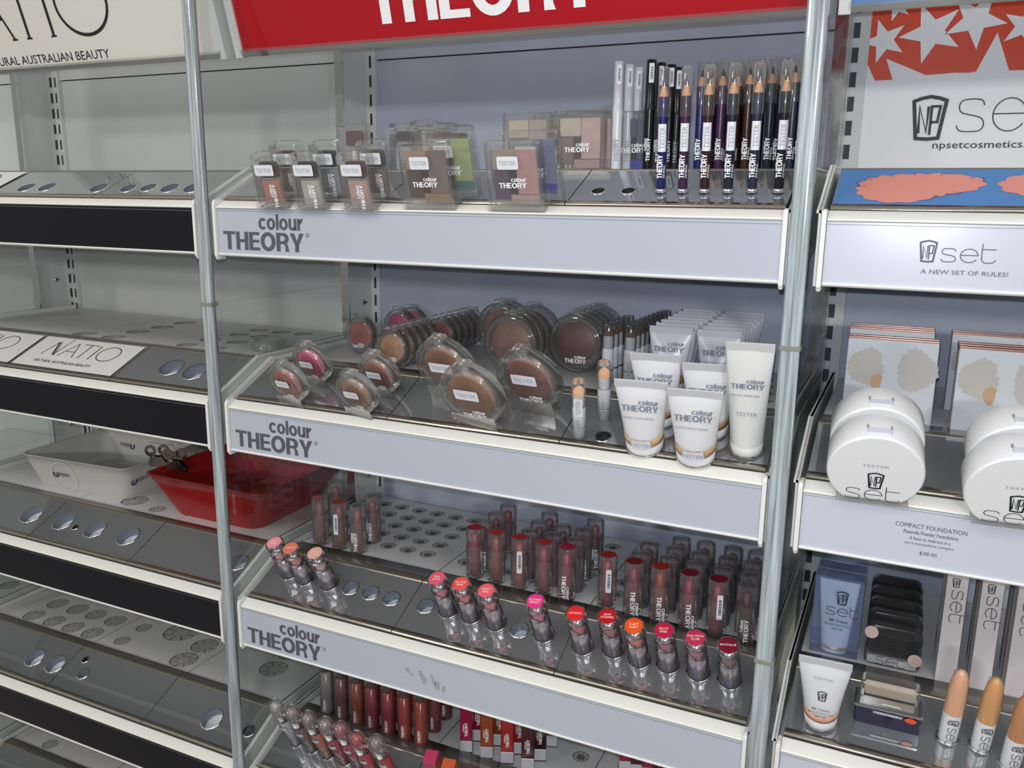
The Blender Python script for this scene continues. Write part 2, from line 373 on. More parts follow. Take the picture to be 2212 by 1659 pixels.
# ================================================================== THE SETTING
XF = .0210                     # glass fin centre line of the bay boundary
for k, nm in ((-2, 'far_left'), (-1, 'left'), (0, 'centre'), (1, 'right')):
    x0, x1 = XF+k*P+.018, XF+(k+1)*P-.018
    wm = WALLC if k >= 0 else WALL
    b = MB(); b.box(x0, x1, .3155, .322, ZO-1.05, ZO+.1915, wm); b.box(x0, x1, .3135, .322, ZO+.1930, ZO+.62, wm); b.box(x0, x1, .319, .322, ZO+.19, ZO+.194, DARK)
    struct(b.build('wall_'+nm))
b = MB(); b.box(-2.6, 2.4, -3.4, .6, -.02, 0, principled('shop_floor', (.30, .28, .26), .35)); struct(b.build('floor'))
def standard(k, label):
    c = XF+k*P; t = thing('slotted_upright', label, 'shelf upright', (c, .318, ZO-1.04), group=None)
    b = MB(); b.box(-.018, .018, -.008, .004, 0, 1.66, WALL); b.build('channel', t)
    b = MB(); off = {-1: -.0145, 0: 0, 1: -.0045}[k]
    for i in range(60):
        z = .03+i*.0248+.0095
        for dx, w_ in ((-.0115, .0013), (.0, .0026), (.0108, .0016)) if k < 1 else ((.0045, .0034),):
            b.box(dx-w_, dx+w_, -.0084, -.0075, z-.0076, z+.0076, SLOTC)
    b.build('slots', t)
    # the folded metal side panel that carries the glass
    b = MB(); b.box(-.0075+off, .0045+off, -.062, -.008, .0, 1.66, WALL); b.box(-.0078+off, .0048+off, -.0635, -.061, 0, 1.66, CHROME)
    sp = b.build('side_panel', t)
    for z in (1.04-.134, 1.04-.39, 1.04-.60, 1.04+.30):
        b = MB(); M = T(.0045+off, -.026, z) @ RY(90); b.lathe([(0, .0018), (.003, .0016), (.0044, 0)], CHROME, M, 14); b.box(-.0012, .0012, -.003, .003, .0014, .0020, DARK, M); b.build('screw', sp)
for k, nm in ((-1, 'pale metal slotted upright behind the empty left bay'), (0, 'pale metal slotted upright between the left and centre bays'), (1, 'pale metal slotted upright between the centre and right bays')): standard(k, nm)

def fin(k, joints, label, wid):
    c = XF+k*P; t = thing('glass_divider', label, 'glass divider', (c, 0, ZO-1.02))
    zz = [0]+[j+1.02 for j in joints]+[1.62]
    for a, d in zip(zz[:-1], zz[1:]):
        b = MB(); b.box(-wid/2+.0008, wid/2-.0008, .0005, .2545, a+.0008, d-.0008, FINGLASS); b.build('pane', t)
        b = MB(); n = 26; loops = []
        rr = random.Random(int(a*100)+k)
        for i in range(n+1):                                     # ground, slightly uneven polished edge
            z = a+.001+(d-a-.002)*i/n; j = rr.uniform(-.0004, .0004)
            loops.append([(-wid/2, .002, z), (-wid/2+.0004, -.0040, z), (-wid/2+.0018, -.0050+j, z), (-wid*.1, -.0046-j, z), (wid*.12+j, -.0052, z), (wid/2-.0020, -.0048-j, z), (wid/2-.0003, -.0036, z), (wid/2, .002, z)])
        b.loft(loops, FINEDGE); b.build('polished_edge', t)
    for j in joints:
        b = MB(); b.box(-wid/2-.0005, wid/2+.0005, -.0056, .0060, j+1.02-.0020, j+1.02+.0020, JOINT, bev=.0006); b.build('joint_strip', t)
fin(-1, (-.105, -.4), 'clear glass divider at the outer side of the empty left bay', .015)
fin(0, (-.105,), 'left clear glass divider, in front of the empty bay', .0145)
fin(1, (-.102, -.381), 'right clear glass divider, beside the white makeup compacts', .0160)

# ------------------------------------------------------------------ shelves
XL, XR = .0406, .6278
LINEC = principled('paper_edge', (.20, .20, .24), .5)
def shelf(k, s, mat, label, art=None, left_cap=True):
    ox = k*P; t = thing('display_shelf', label, 'shelf', (ox, 0, SH[s]), group='display shelves')
    b = MB(); b.box(XL, XR, .0, .0022, -.0482, .0, mat); 
    b.add([(XL, -.0002, -.0011), (XR, -.0002, -.0011), (XR, -.0002, -.0004), (XL, -.0002, -.0004)], [(0, 1, 2, 3)], LINEC); b.add([(XL, -.0002, -.0032), (XR, -.0002, -.0040), (XR, -.0002, -.0036), (XL, -.0002, -.0028)], [(0, 1, 2, 3)], LINEC)
    if art: art(b)
    b.build('label_strip', t)
    b = MB()                                                    # rounded top rail and lower lip of the front
    prof = [(-.0010, -.0006), (-.0010, .0008), (.0002, .0016), (.0100, .0072), (.0112, .0074), (.0112, -.0006)]
    b.loft([[(x, p[0], p[1]) for p in prof] for x in (XL, XR)], LEDGE)
    prof = [(-.0012, -.0482), (-.0012, -.0500), (.001, -.0514), (.006, -.0518), (.006, -.0482)]
    b.loft([[(x, p[0], p[1]) for p in prof[::-1]] for x in (XL, XR)], WHITE)
    b.box(XL, XR, -.0010, .0005, -.0492, -.0486, CHROME)
    b.build('front_rail', t)
    for sx in (-1, 1):
        x = XL-.0022 if sx < 0 else XR+.0018
        b = MB(); b.slab([(-.0022, .0075), (-.0032, .004), (-.0032, -.052), (-.001, -.0555), (.010, -.0555), (.010, .0085), (.0005, .0085)][::-1], -.0018, .0018, WHITE, T(x, 0, 0) @ RZ(90) @ RX(90), ch=.0009); b.build('end_cap', t)
        x = XL-.0060 if sx < 0 else XR+.0046
        prof = [(.004, .0075), (.014, .0115), (.082, .0445), (.305, .0445), (.305, -.012), (.10, -.050), (.004, -.052)]
        b = MB(); b.slab(prof[::-1], -.0010, .0010, WHITE, T(x, 0, 0) @ RZ(90) @ RX(90)); b.slab([(.004, .0075), (.014, .0115), (.082, .0445), (.305, .0445), (.305, .042), (.083, .042), (.015, .009), (.004, .005)][::-1], -.0022, .0022, WHITE, T(x-sx*-.0005, 0, 0) @ RZ(90) @ RX(90)); b.build('side_bracket', t)
    b = MB(); b.box(XL-.004, XR+.003, .012, .310, -.006, -.003, WHITE); b.box(XL-.002, XR+.001, .024, .03, -.045, -.006, WHITE); b.box(XL-.002, XR+.001, .2, .206, -.04, -.006, WHITE); b.build('shelf_base', t)
    return t
TBC = [XL, XL+.2021, XL+.3960, XR]; TBL = [XL, .2640, .4565, XR]
def TBk(k): return TBL if k == -1 else TBC
def tray(k, s, i, holes, label, mat=None, insert=None):
    """one tilted steel tray; holes = (x, y along the slope from the front, radius) in tray coordinates"""
    x0, x1 = TBk(k)[i]+.0005+k*P, TBk(k)[i+1]-.0005+k*P; wd = x1-x0
    t = thing('mirror_tray', label, 'display tray', (x0, TY0, SH[s]+TZ0), group='tilted steel trays')
    L = math.hypot(TY1-TY0, TZ1-TZ0); M = Matrix.Rotation(SLOPE, 4, 'X')
    b = MB(); plate_with_holes(b, 0, wd, .004, L, holes, mat or STEEL, M @ T(0, 0, .0)); b.box(0, wd, .004, L, -.0015, -.0012, DARK, M) if not holes else None
    b.build('tray_plate', t)
    b = MB(); b.loft([[(x, p[0], p[1]) for p in [(.0005, -.0012), (.0005, .0010), (.0014, .0022), (.0062, .0044), (.0068, .0036), (.0068, .0015)][::-1]] for x in (0, wd)], LIP); b.build('front_lip', t)
    b = MB(); b.loft([[(x, p[0], p[1]) for p in [(L*math.cos(SLOPE)-.0005, .0275), (L*math.cos(SLOPE)-.0005, .0322), (L*math.cos(SLOPE)+.0015, .0336), (dy0(k)-.013, .0325), (dy0(k)-.013, .030)][::-1]] for x in (0, wd)], RAIL); b.build('back_rail', t)
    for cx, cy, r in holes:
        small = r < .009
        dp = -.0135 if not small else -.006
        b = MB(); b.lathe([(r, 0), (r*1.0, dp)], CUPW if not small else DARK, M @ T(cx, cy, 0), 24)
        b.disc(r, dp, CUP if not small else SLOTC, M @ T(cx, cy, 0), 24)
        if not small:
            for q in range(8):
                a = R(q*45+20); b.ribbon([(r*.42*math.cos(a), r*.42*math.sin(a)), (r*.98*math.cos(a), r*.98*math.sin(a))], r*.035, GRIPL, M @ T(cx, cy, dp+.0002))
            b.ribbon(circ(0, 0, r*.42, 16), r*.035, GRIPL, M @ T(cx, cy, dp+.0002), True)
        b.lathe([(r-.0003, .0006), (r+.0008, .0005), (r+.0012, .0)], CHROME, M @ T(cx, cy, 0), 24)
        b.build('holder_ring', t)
    if insert: insert(t, wd, L, M)
    return t
def tray_hole(k, s, i, px, py, r):
    wd = TBk(k)[i+1]-TBk(k)[i]-.001
    p = on_tray(px, py, s); return (min(max(p.x-(TBk(k)[i]+.0005+k*P), r+.003), wd-r-.003), (p.y-TY0)/math.cos(SLOPE), r)
DY1 = .308
def dy0(k): return .0975 if k < 0 else .1135
def deck(k, s, i, holes, label, rail=True):
    x0, x1 = TBk(k)[i]+.0005+k*P, TBk(k)[i+1]-.0005+k*P
    t = thing('shelf_insert', label, 'shelf insert', (x0, 0, SH[s]+DZ), group='white perforated shelf inserts')
    hs = [(h[0]-x0, h[1], h[2]) for h in holes if x0+h[2]+.001 < h[0] < x1-h[2]-.001 and dy0(k)+h[2] < h[1] < DY1-h[2]-.001]
    b = MB(); plate_with_holes(b, 0, x1-x0, dy0(k), DY1, hs, DECK); b.box(0, x1-x0, dy0(k)-.0002, dy0(k)+.001, -.004, 0, DECK); b.box(0, .0008, dy0(k), DY1, -.003, 0.0003, GRIPL)
    b.build('plate', t)
    if hs:
        for cx, cy, r in hs:
            b = MB(); b.lathe([(r, 0), (r, -.0025)], GRIP, T(cx, cy, 0), 20); b.disc(r, -.0024, GRIP, T(cx, cy, 0), 20)
            for q in range(8):
                a0, a1 = R(q*45+2), R(q*45+43)
                b.poly([(r*.50*math.cos(a0), r*.50*math.sin(a0)), (r*.95*math.cos(a0), r*.95*math.sin(a0)), (r*.985*math.cos((a0+a1)/2), r*.985*math.sin((a0+a1)/2)), (r*.95*math.cos(a1), r*.95*math.sin(a1)), (r*.50*math.cos(a1), r*.50*math.sin(a1))], GRIPL if k < 0 else GRIP2, T(cx, cy, -.0010))
            if k < 0: b.disc(r*.46, -.0010, GRIPL, T(cx, cy, 0), 14)
            b.build('hole_grip', t)
    return t
GRIP2 = principled('grip_mid', (.44, .44, .45), .4)
def dh(px, py, s, r): p = on_deck(px, py, s); return (p.x, p.y, r)

def art_brand(b): brand(b, .0480, -.0436, .1075, INK, FRONT @ T(0, 0, .0003))
names = {1: 'top', 2: 'second', 3: 'third', 4: 'bottom'}
whats = {1: 'carrying eyeshadows and pencils', 2: 'carrying compacts and white tubes', 3: 'carrying the lipsticks', 4: 'carrying lip glosses'}
for s in (1, 2, 3, 4):
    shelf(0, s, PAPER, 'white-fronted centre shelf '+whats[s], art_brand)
    if s == 3: pass
lw = {1: 'uppermost black-fronted empty shelf in the left bay', 2: 'black-fronted shelf with the printed white name cards', 3: 'black-fronted shelf under the red tub', 4: 'black-fronted empty shelf below the red tub shelf', 5: 'lowest empty shelf of the left bay'}
for s in (1, 2, 3, 4, 5): shelf(-1, s, BLACKP, lw[s])
shelf(-2, 1, BLACKP, 'black-fronted shelf at the far left edge, level with the pencils')
shelf(-2, 3, BLACKP, 'black-fronted shelf at the far left edge, level with the tubs')
def art_set(b):
    M = FRONT @ T(0, 0, .0003)
    shield(b, .7335-P, -.0212, .0155, INK, M); word_set(b, .7425-P, -.0285, .0098, .0007, INK, M, 1.28)
    b.text('A NEW SET OF RULES!', .7300-P, -.0378, .0575, .0032, INK, M, .02)
def art_price(b):
    M = FRONT @ T(0, 0, .0003); z = -.2212
    b.text('COMPACT FOUNDATION', .7325-P, -.0172, .0510, .0036, INK, M, .01)
    b.text('Pasarella Powder Foundation', .7390-P, -.0222, .0385, .0030, INK, M, .012)
    b.text('A base to embrace in a', .7435-P, -.0270, .0295, .0028, INK, M, .008)
    b.text('carry-everywhere compact', .7405-P, -.0316, .0350, .0029, INK, M, .008)
    b.text('$38.00', .7520-P, -.0390, .0125, .0032, INK, M, .008)
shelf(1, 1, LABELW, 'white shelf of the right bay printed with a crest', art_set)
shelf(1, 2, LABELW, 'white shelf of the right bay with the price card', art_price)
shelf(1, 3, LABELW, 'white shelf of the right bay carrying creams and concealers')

def smudge():      # grey finger marks on the front of the lipstick shelf
    b = MB(); rr = random.Random(5); mt = principled('smudge_grey', (.31, .33, .38), .5)
    for px, py, r in ((880, 1448, .0035), (889, 1456, .0028), (908, 1455, .005), (915, 1468, .0055), (932, 1462, .0035), (945, 1482, .0065), (936, 1474, .0045), (958, 1490, .0042)):
        p = un(px, py, 1, -.0001); pts = []
        for q in range(10):
            a = 2*math.pi*q/10; rad = r*rr.uniform(.55, 1.1); pts.append((p.x+rad*.7*math.cos(a), p.z+rad*math.sin(a)))
        b.add([(x, -.0002, z) for x, z in pts], [tuple(range(10))], mt)
    o = b.build('finger_smudge'); tag(o, 'grey finger smudge on the front of the lipstick shelf', 'smudge')
smudge()

# trays -------------------------------------------------------------
tray(0, 1, 0, [], 'steel tray under the single eyeshadow testers')
tray(0, 1, 1, [], 'steel tray under the four-pan eyeshadow testers')
tray(0, 1, 2, [tray_hole(0, 1, 2, 1292, 413, .0062), tray_hole(0, 1, 2, 1357, 413, .0062)], 'steel tray under the pencil testers')
tray(0, 2, 0, [], 'steel tray under the blusher testers'); tray(0, 2, 1, [], 'steel tray under the bronzer testers')
tray(0, 2, 2, [tray_hole(0, 2, 2, 1303, 943, .0072)], 'steel tray under the white tube testers')
LT = [(757, 1270), (801, 1281), (846, 1293)]
tray(0, 3, 0, [tray_hole(0, 3, 0, x, y, .0098) for x, y in LT], 'steel tray with three lipstick testers and three empty holes')
tray(0, 3, 1, [tray_hole(0, 3, 1, 920, 1309, .0098), tray_hole(0, 3, 1, 1122, 1361, .0098)], 'steel tray with four lipstick testers and two empty holes')
tray(0, 3, 2, [], 'steel tray with six lipstick testers in a row')
for i, nm in enumerate(('under the round gloss testers', 'under the square gloss testers', 'hidden at the right of the gloss shelf')): tray(0, 4, i, [], 'steel tray '+nm)
def name_card(full):
    def f(t, wd, L, M):
        b = MB(); MM = M @ T(0, 0, .0012)
        x0 = 0 if full else 0; x1 = wd-.004
        x0 = wd-.196 if wd > .2 else 0; b.poly([(x0+.002, .006), (x1, .006), (x1, L-.003), (x0+.002, L-.003)], WHITEINS, MM); M2 = MM @ T(0, 0, .0004)
        natio_word(b, x0+.030, .034, .0285, .0011, INKB, M2); b.text('NATURAL AUSTRALIAN BEAUTY', x0+.034, .0175, .105, .0052, INKB, M2, .01)
        b.build('name_card', t)
    return f
def thl(i, s, lst): return [tray_hole(-1, s, i, *q) for q in lst]
tray(-1, 1, 0, [], 'steel tray with a white card at the left picture edge, top shelf', None, name_card(False))
tray(-1, 1, 1, thl(1, 1, [(57, 406, .011), (102, 405, .011), (215, 407, .011)]), 'steel tray of the top left shelf with three spaced holes')
tray(-1, 1, 2, thl(2, 1, [(277, 408, .0095), (321, 406, .0095), (367, 407, .0110), (420, 406, .0125)]), 'steel tray of the top left shelf with a row of four holes')
tray(-1, 2, 0, [], 'tray holding the cut-off name card at the picture edge', None, name_card(False))
tray(-1, 2, 1, [], 'tray holding the whole printed name card', None, name_card(True))
tray(-1, 2, 2, thl(2, 2, [(371, 794, .0155), (421, 803, .0155)]), 'steel tray with two holes beside the name card')
tray(-1, 3, 0, thl(0, 3, [(70, 1110, .0172)]), 'steel tray with one large hole below the white tub')
tray(-1, 3, 1, thl(1, 3, [(138, 1126, .0155), (163, 1139, .0045), (205.6, 1143, .0155), (277, 1158.5, .0155)]), 'steel tray with three large holes in a row')
tray(-1, 3, 2, thl(2, 3, [(533, 1219.4, .0120)]), 'steel tray with one hole in front of the red tub')
tray(-1, 4, 0, thl(0, 4, [(76, 1420.5, .0150), (120, 1434.5, .0150)]), 'steel tray with two touching holes on the lower left shelf')
tray(-1, 4, 1, thl(1, 4, [(184.5, 1425, .0050), (180, 1455, .0092)]), 'steel tray with a small hole above a larger one')
tray(-1, 4, 2, thl(2, 4, [(458, 1553, .0150), (550, 1583, .0085)]), 'steel tray with a large and a small hole near the gloss testers')
for i in range(3): tray(-1, 5, i, [], 'steel tray of the lowest left shelf, '+('beside the outer bracket', 'in the middle', 'next to the glass')[i])
def print_insert(t, wd, L, M):
    b = MB(); MM = M @ T(0, 0, .0012); b.poly([(.001, .003), (wd-.001, .003), (wd-.001, L-.002), (.001, L-.002)], BLUE, MM); rr = random.Random(4)
    for cx, cy, rx, ry, ph in ((.058, .040, .040, .026, .4), (.168, .044, .040, .030, 2.)):
        n = 120; pts = []
        for q in range(n):
            a = 2*math.pi*q/n; k = 1+.16*math.sin(2*a+ph)+.10*math.sin(3*a+2*ph)+.09*abs(math.sin(a*9+ph)); pts.append((cx+rx*k*math.cos(a), min(max(cy+ry*k*math.sin(a), .004), L-.003)))
        b.add([(cx, cy, 0)]+[(x, y, 0) for x, y in pts], [(0, 1+q, 1+(q+1) % n) for q in range(n)], PINK, MM @ T(0, 0, .0003))
        for st_ in range(4, n-8, 10):
            if rr.random() < .75: b.ribbon([(cx+(x-cx)*1.01, cy+(y-cy)*1.01) for x, y in pts[st_:st_+8]]+[(cx+(pts[st_+6][0]-cx)*.86, cy+(pts[st_+6][1]-cy)*.86)], .0004, INKB, MM @ T(0, 0, .0006))
    b.build('printed_card', t)
tray(1, 1, 0, [], 'tray with the blue and pink printed card', None, print_insert)
tray(1, 2, 0, [], 'steel tray under the white round compacts'); tray(1, 3, 0, [], 'steel tray under the cream and concealer testers')
for s in (1, 2, 3): tray(1, s, 1, [], 'steel tray cut off at the right edge, '+('top', 'middle', 'lower')[s-1]+' shelf')

# decks -------------------------------------------------------------
def grid(k, i, ox, oy, dx, dy, r, rows=6, stag=0.):
    out = []; x0 = TBk(k)[i]+k*P
    for q in range(rows):
        for c in range(12): out.append((x0+ox+c*dx+(stag if q % 2 else 0), oy+q*dy, r))
    return out
for i, nm in enumerate(('behind the single eyeshadows', 'behind the four-pan eyeshadows', 'under the pencils')): deck(0, 1, i, [], 'white insert of the top centre shelf '+nm)
deck(0, 2, 0, [], 'white insert under the blushers'); deck(0, 2, 1, [], 'white insert under the bronzers')
deck(0, 2, 2, [dh(x, y, 2, .0068) for x, y in ((1661, 808), (1658, 821), (1659, 835), (1659, 850), (1656, 866), (1654, 883))], 'white insert under the white tubes, holes at its right end')
G3 = lambda i: grid(0, i, .0225-.0045, .1235, .0295, .0315, .0105, 6)
deck(0, 3, 0, G3(0), 'white insert with a full grid of empty round holes'); deck(0, 3, 1, G3(1), 'white insert under the middle block of lipsticks'); deck(0, 3, 2, G3(2), 'white insert under the right block of lipsticks')
deck(0, 4, 0, [], 'white insert under the round lip glosses'); deck(0, 4, 1, [dh(1255, 1634, 4, .0105)], 'white insert under the square lip glosses'); deck(0, 4, 2, [], 'white insert at the right of the gloss shelf')
for i in range(3): deck(-1, 1, i, [], 'white insert of the top left shelf, '+('outer', 'middle', 'beside the glass')[i])
L2a = [(346, 691.5), (400, 698), (292, 701), (351, 707), (238.5, 710.6), (299, 716.6), (184, 721), (246, 728)]
L2b = [(560, 714), (608, 718), (656, 721.6), (517, 723), (562, 727), (455, 734), (512, 739), (405, 745), (468, 752)]
deck(-1, 2, 0, [], 'plain white insert behind the cut-off name card')
deck(-1, 2, 1, [dh(x, y, 2, .0165) for x, y in L2a], 'white insert with eight wide holes behind the name card'); deck(-1, 2, 2, [dh(x, y, 2, .0140) for x, y in L2b], 'white insert with nine holes beside the glass')
deck(-1, 3, 0, [dh(130, 1060, 3, .017)], 'white insert under the white tub'); deck(-1, 3, 1, [dh(291, 1082, 3, .019), dh(341, 1100, 3, .012)], 'white insert between the white and red tubs')
deck(-1, 3, 2, [dh(614, 1148.5, 3, .0155), dh(657, 1123, 3, .0155)], 'white insert under the red tub')
deck(-1, 4, 0, [dh(x, y, 4, .0168) for x, y in ((125, 1304), (168, 1316), (208, 1328), (250, 1341), (74, 1329), (117.6, 1342), (158, 1355), (200, 1368))], 'white insert with eight equal holes, lower left shelf')
deck(-1, 4, 1, [dh(311, 1356, 4, .0125), dh(265, 1384, 4, .0125), dh(392, 1365.5, 4, .0275), dh(330, 1404, 4, .0275), dh(442, 1395, 4, .0205), dh(397, 1425, 4, .0205)], 'white insert with holes of three sizes')
deck(-1, 4, 2, [dh(621, 1417, 4, .0125), dh(591, 1444, 4, .0205), dh(548, 1478, 4, .0205), dh(667, 1467, 4, .0115), dh(626, 1502, 4, .0115)], 'white insert with large and small holes left of the glosses')
deck(-1, 5, 0, [dh(108.5, 1608, 5, .0125), dh(147.6, 1623, 5, .0195), dh(188, 1638.5, 5, .0195)], 'white insert in the bottom left corner'); deck(-1, 5, 1, [dh(234, 1651.5, 5, .0195)], 'white insert of the lowest left shelf, middle')
for s in (3, 4, 5): tray(-2, s, 2, [], 'steel tray of the far left bay, '+('beside the white tub', 'lower shelf', 'lowest shelf')[s-3])
deck(-2, 3, 2, [dh(35, 920, 3, .02)], 'white insert at the far left edge')
deck(-2, 4, 2, [dh(20, 1264, 4, .0165), dh(67, 1270, 4, .014), dh(28, 1288, 4, .0165)], 'white insert left of the outer bracket')
shelf(-2, 4, BLACKP, 'black-fronted shelf at the far left edge, lower down'); shelf(-2, 5, BLACKP, 'black-fronted shelf at the bottom left corner')
deck(-2, 5, 2, [dh(36, 1580, 5, .0165), dh(9, 1565, 5, .0165)], 'white insert at the bottom left corner, outside the bracket')
for s in (2, 3): deck(1, s, 0, [], 'white insert under '+('the boxed palettes', 'the cream cartons')[s-2]); deck(1, s, 1, [], 'white insert at the right picture edge, '+('palette', 'carton')[s-2]+' shelf')
deck(1, 1, 0, [], 'white insert behind the blue and pink card'); deck(1, 1, 1, [], 'white insert at the right picture edge, top shelf')

# ------------------------------------------------------------------ header signs
HT = 15.5                                                        # lean of the signs, top towards the aisle
def header(k, mat, label, art, dx0=0., dx1=0.):
    t = thing('header_sign', label, 'sign', (k*P, .0560, ZO+.1635), (HT, 0, 0)); h = .26
    b = MB(); b.box(XL-.001+dx0, XR+dx1, 0, .0035, .0025, h, mat)
    art(b, FRONT @ T(0, 0, .0004)); b.build('printed_panel', t)
    b = MB(); b.box(XL-.003+dx0, XR+.002+dx1, -.0022, .006, -.003, .0025, CHROME, bev=.0006); b.box(XL-.003+dx0, XR+.002+dx1, -.003, -.0018, -.001, .0052, CLR); b.build('edge_strip', t)
    b = MB(); b.box(XL-.0105+dx0, XL-.001+dx0, -.003, .03, -.004, h, WALL, bev=.0008); b.build('side_frame', t)
    b = MB(); b.box(XR+dx1, XR+.0085+dx1, -.003, .03, -.004, h, WALL, bev=.0008); b.build('side_frame', t)
    return t
def red_art(b, M):
    heavy(b, 'THEORY', .2100, .0180, .2420, .0450, WINK, M); heavy(b, 'colour', .3215, .0700, .127, .0380, WINK, M)
header(0, RED, 'glossy red header sign with big white capitals', red_art)
def cream_art(b, M):
    x0 = -.1450+P
    natio_word(b, -.4560+P, .0360, .0680, .0034, INKB, M); b.text('NATURAL AUSTRALIAN BEAUTY', -.3900+P, .0070, .2290, .0100, INKB, M, .008)
header(-1, CREAM, 'cream header sign with thin black lettering', cream_art)
header(1, BLUE, 'blue header sign with silver edge, top right corner', lambda b, M: None, -.0)
def poster():
    t = thing('star_poster', 'white wall poster with orange and white stars and a crest', 'poster', (0, .3125, ZO))
    b = MB(); M = FRONT @ T(0, 0, .0003); x0, x1, z0, z1 = .6535, 1.00, .0440, .27
    b.box(x0, x1, 0, .0016, z0, z1, principled('poster_white', (.84, .84, .85), .4))
    def star(cx, cy, r, mat, rot, MM, q=.42):
        pts = []
        for i in range(10):
            a = R(rot+36*i+90); rr = r if i % 2 == 0 else r*q; pts.append((cx+rr*math.cos(a), cy+rr*math.sin(a)))
        b.add([(cx, cy, 0)]+[(p[0], p[1], 0) for p in pts], [(0, 1+i, 1+(i+1) % 10) for i in range(10)], mat, MM)
    def quad(pts, mat, dz): b.poly(pts, mat, M @ T(0, 0, dz))
    WS = MC['poster_white']
    # zig-zag orange field: strips built as triangles between stars
    U = lambda px, py: (lambda p: (p.x, p.z-ZO))(un(px, py, 1, .312))
    zig = [(1866, 20), (1862, 100), (1866, 120), (1890, 174), (1928, 172), (1914, 126), (2000, 162), (2072, 156), (2108, 155), (2155, 70), (2180, 152), (2230, 150), (2300, 60), (2330, -40), (1866, -60)]
    c = U(2050, 40); pts = [U(*q) for q in zig]
    bm = bmesh.new(); vs = [bm.verts.new((p[0], p[1], 0)) for p in pts]; es = [bm.edges.new((vs[i], vs[(i+1) % len(vs)])) for i in range(len(vs))]
    bmesh.ops.triangle_fill(bm, use_beauty=True, edges=es, normal=(0, 0, 1)); bm.verts.index_update()
    b.add([v.co.copy() for v in bm.verts], [tuple(v.index for v in f.verts) for f in bm.faces], ORANGE, M); bm.free()
    def ST(px, py, tx, ty, dz, mat=WS, q=.40, rot=0):
        cx, cy = U(px, py); ex, ey = U(tx, ty); r = math.hypot(ex-cx, ey-cy); star(cx, cy, r, mat, math.degrees(math.atan2(ey-cy, ex-cx))-90+rot, M @ T(0, 0, dz), q)
    ST(1910, 88, 1897, 42, .0004); ST(2012, 70, 1990, 8, .0004); ST(2108, 42, 2150, -20, .0004); ST(2215, 55, 2172, 30, .0004); ST(1938, 15, 1926, 46, .0004)
    quad([U(2066, 157), U(2084, 100), U(2140, 88), U(2098, 157)][::-1], ORANGE, .0002)
    cx, cy = U(2006, 255); shield(b, cx, cy, .0425, INKB, M @ T(0, 0, .0005))
    x, y = U(2063, 285); word_set(b, x, y, .0320, .0011, INKB, M @ T(0, 0, .0005), 1.0)
    x, y = U(2013, 326); b.text('npsetcosmetics.com', x, y, .108, .0092, INKB, M @ T(0, 0, .0005), .012)
    b.build('printed_sheet', t)
poster()

# ================================================================== PRODUCTS
TILT = 27
# --- small single eyeshadow cases, top shelf left
def eyeshadow_single(pan, dark):
    def f():
        t = thing('eyeshadow_case', '', 'eyeshadow'); w_, h_, d_ = .0350, .0570, .0150
        b = MB(); b.slab(rrect(-w_/2, w_/2, 0, h_, .0055, 4), 0, d_, CLR, FRONT, ch=.0016); b.slab(rrect(-w_/2+.004, w_/2-.004, .0035, h_-.006, .0035, 3), .003, d_-.004, CLR, FRONT, ch=.0006); b.build('clear_case', t)
        b = MB(); b.slab(rrect(-.0105, .0105, .005, .0290, .0012), .0050, .0100, rgbmat(pan, .55, tag='powder', noise=(120, .08, (1, 1, 1))), FRONT, ch=.0005); b.build('powder_pan', t)
        b = MB(); b.slab(rrect(-.0110, .0110, .0310, .0475, .0030), .0060, .0098, rgbmat(dark, .3, tag='lid'), FRONT, ch=.0004); b.build('dark_lid', t)
        b = MB(); M = FRONT @ T(0, 0, d_+.0003) @ T(.0095, .0060, 0) @ RZ(90); brand(b, -.004, 0, .0240, WINK, M, reg=False); b.build('lettering', t)
        return t
    return f
def add_sticker(t, x, y, w_, h_, dz, wrap=0, M=FRONT):
    b = MB(); sticker(b, x, y, w_, h_, M @ T(0, 0, dz)); return b.build('tester_sticker', t)
def add_stand(px, py, s, wd, dp, hh, label, tilt, grp):
    p = on_tray(px, py, s); t = thing('acrylic_stand', label, 'stand', p, (tilt, 0, 0), grp)
    b = MB(); b.box(-wd/2, wd/2, -dp/2-.002, -dp/2-.0006, -.002, hh, CLR, bev=.0005); b.box(-wd/2, wd/2, dp/2+.0006, dp/2+.002, -.004, hh*1.6, CLR, bev=.0005); b.box(-wd/2, wd/2, -dp/2, dp/2, -.003, -.0012, CLR); b.build('clear_tray', t); return t
E1 = [('e1', (.62, .27, .20), (.06, .03, .03)), ('e2', (.62, .62, .52), (.015, .013, .02)), ('e3', (.66, .42, .38), (.10, .02, .04))]
E2 = [('e4', (.45, .34, .24), (.09, .03, .03)), ('e5', (.42, .44, .50), (.02, .02, .03)), ('e6', (.28, .22, .16), (.08, .085, .07))]
pos1 = [(601, 445), (684, 447), (786, 449)]; pos2 = [(640, 420), (725, 422), (826, 423)]
cn = ['peach', 'pale cream', 'dusty pink']; cn2 = ['beige', 'grey-blue', 'brown']
for (key, c, d), (px, py), nm in zip(E1, pos1, cn):
    p = on_tray(px, py, 1); p.y += .006; p.z = tray_z(p.y-.006, 1)
    t = place(key, eyeshadow_single(c, d), p, (14, 0, 0), 'clear single eyeshadow case with %s powder and tester sticker, front row' % nm, 'single eyeshadow testers')
    add_sticker(t, -.0125, .0345, .0235, .0110, .0155); add_stand(px, py-3, 1, .040, .017, .010, 'clear acrylic stand holding the %s single eyeshadow' % nm, 14, 'clear stands on the top shelf')
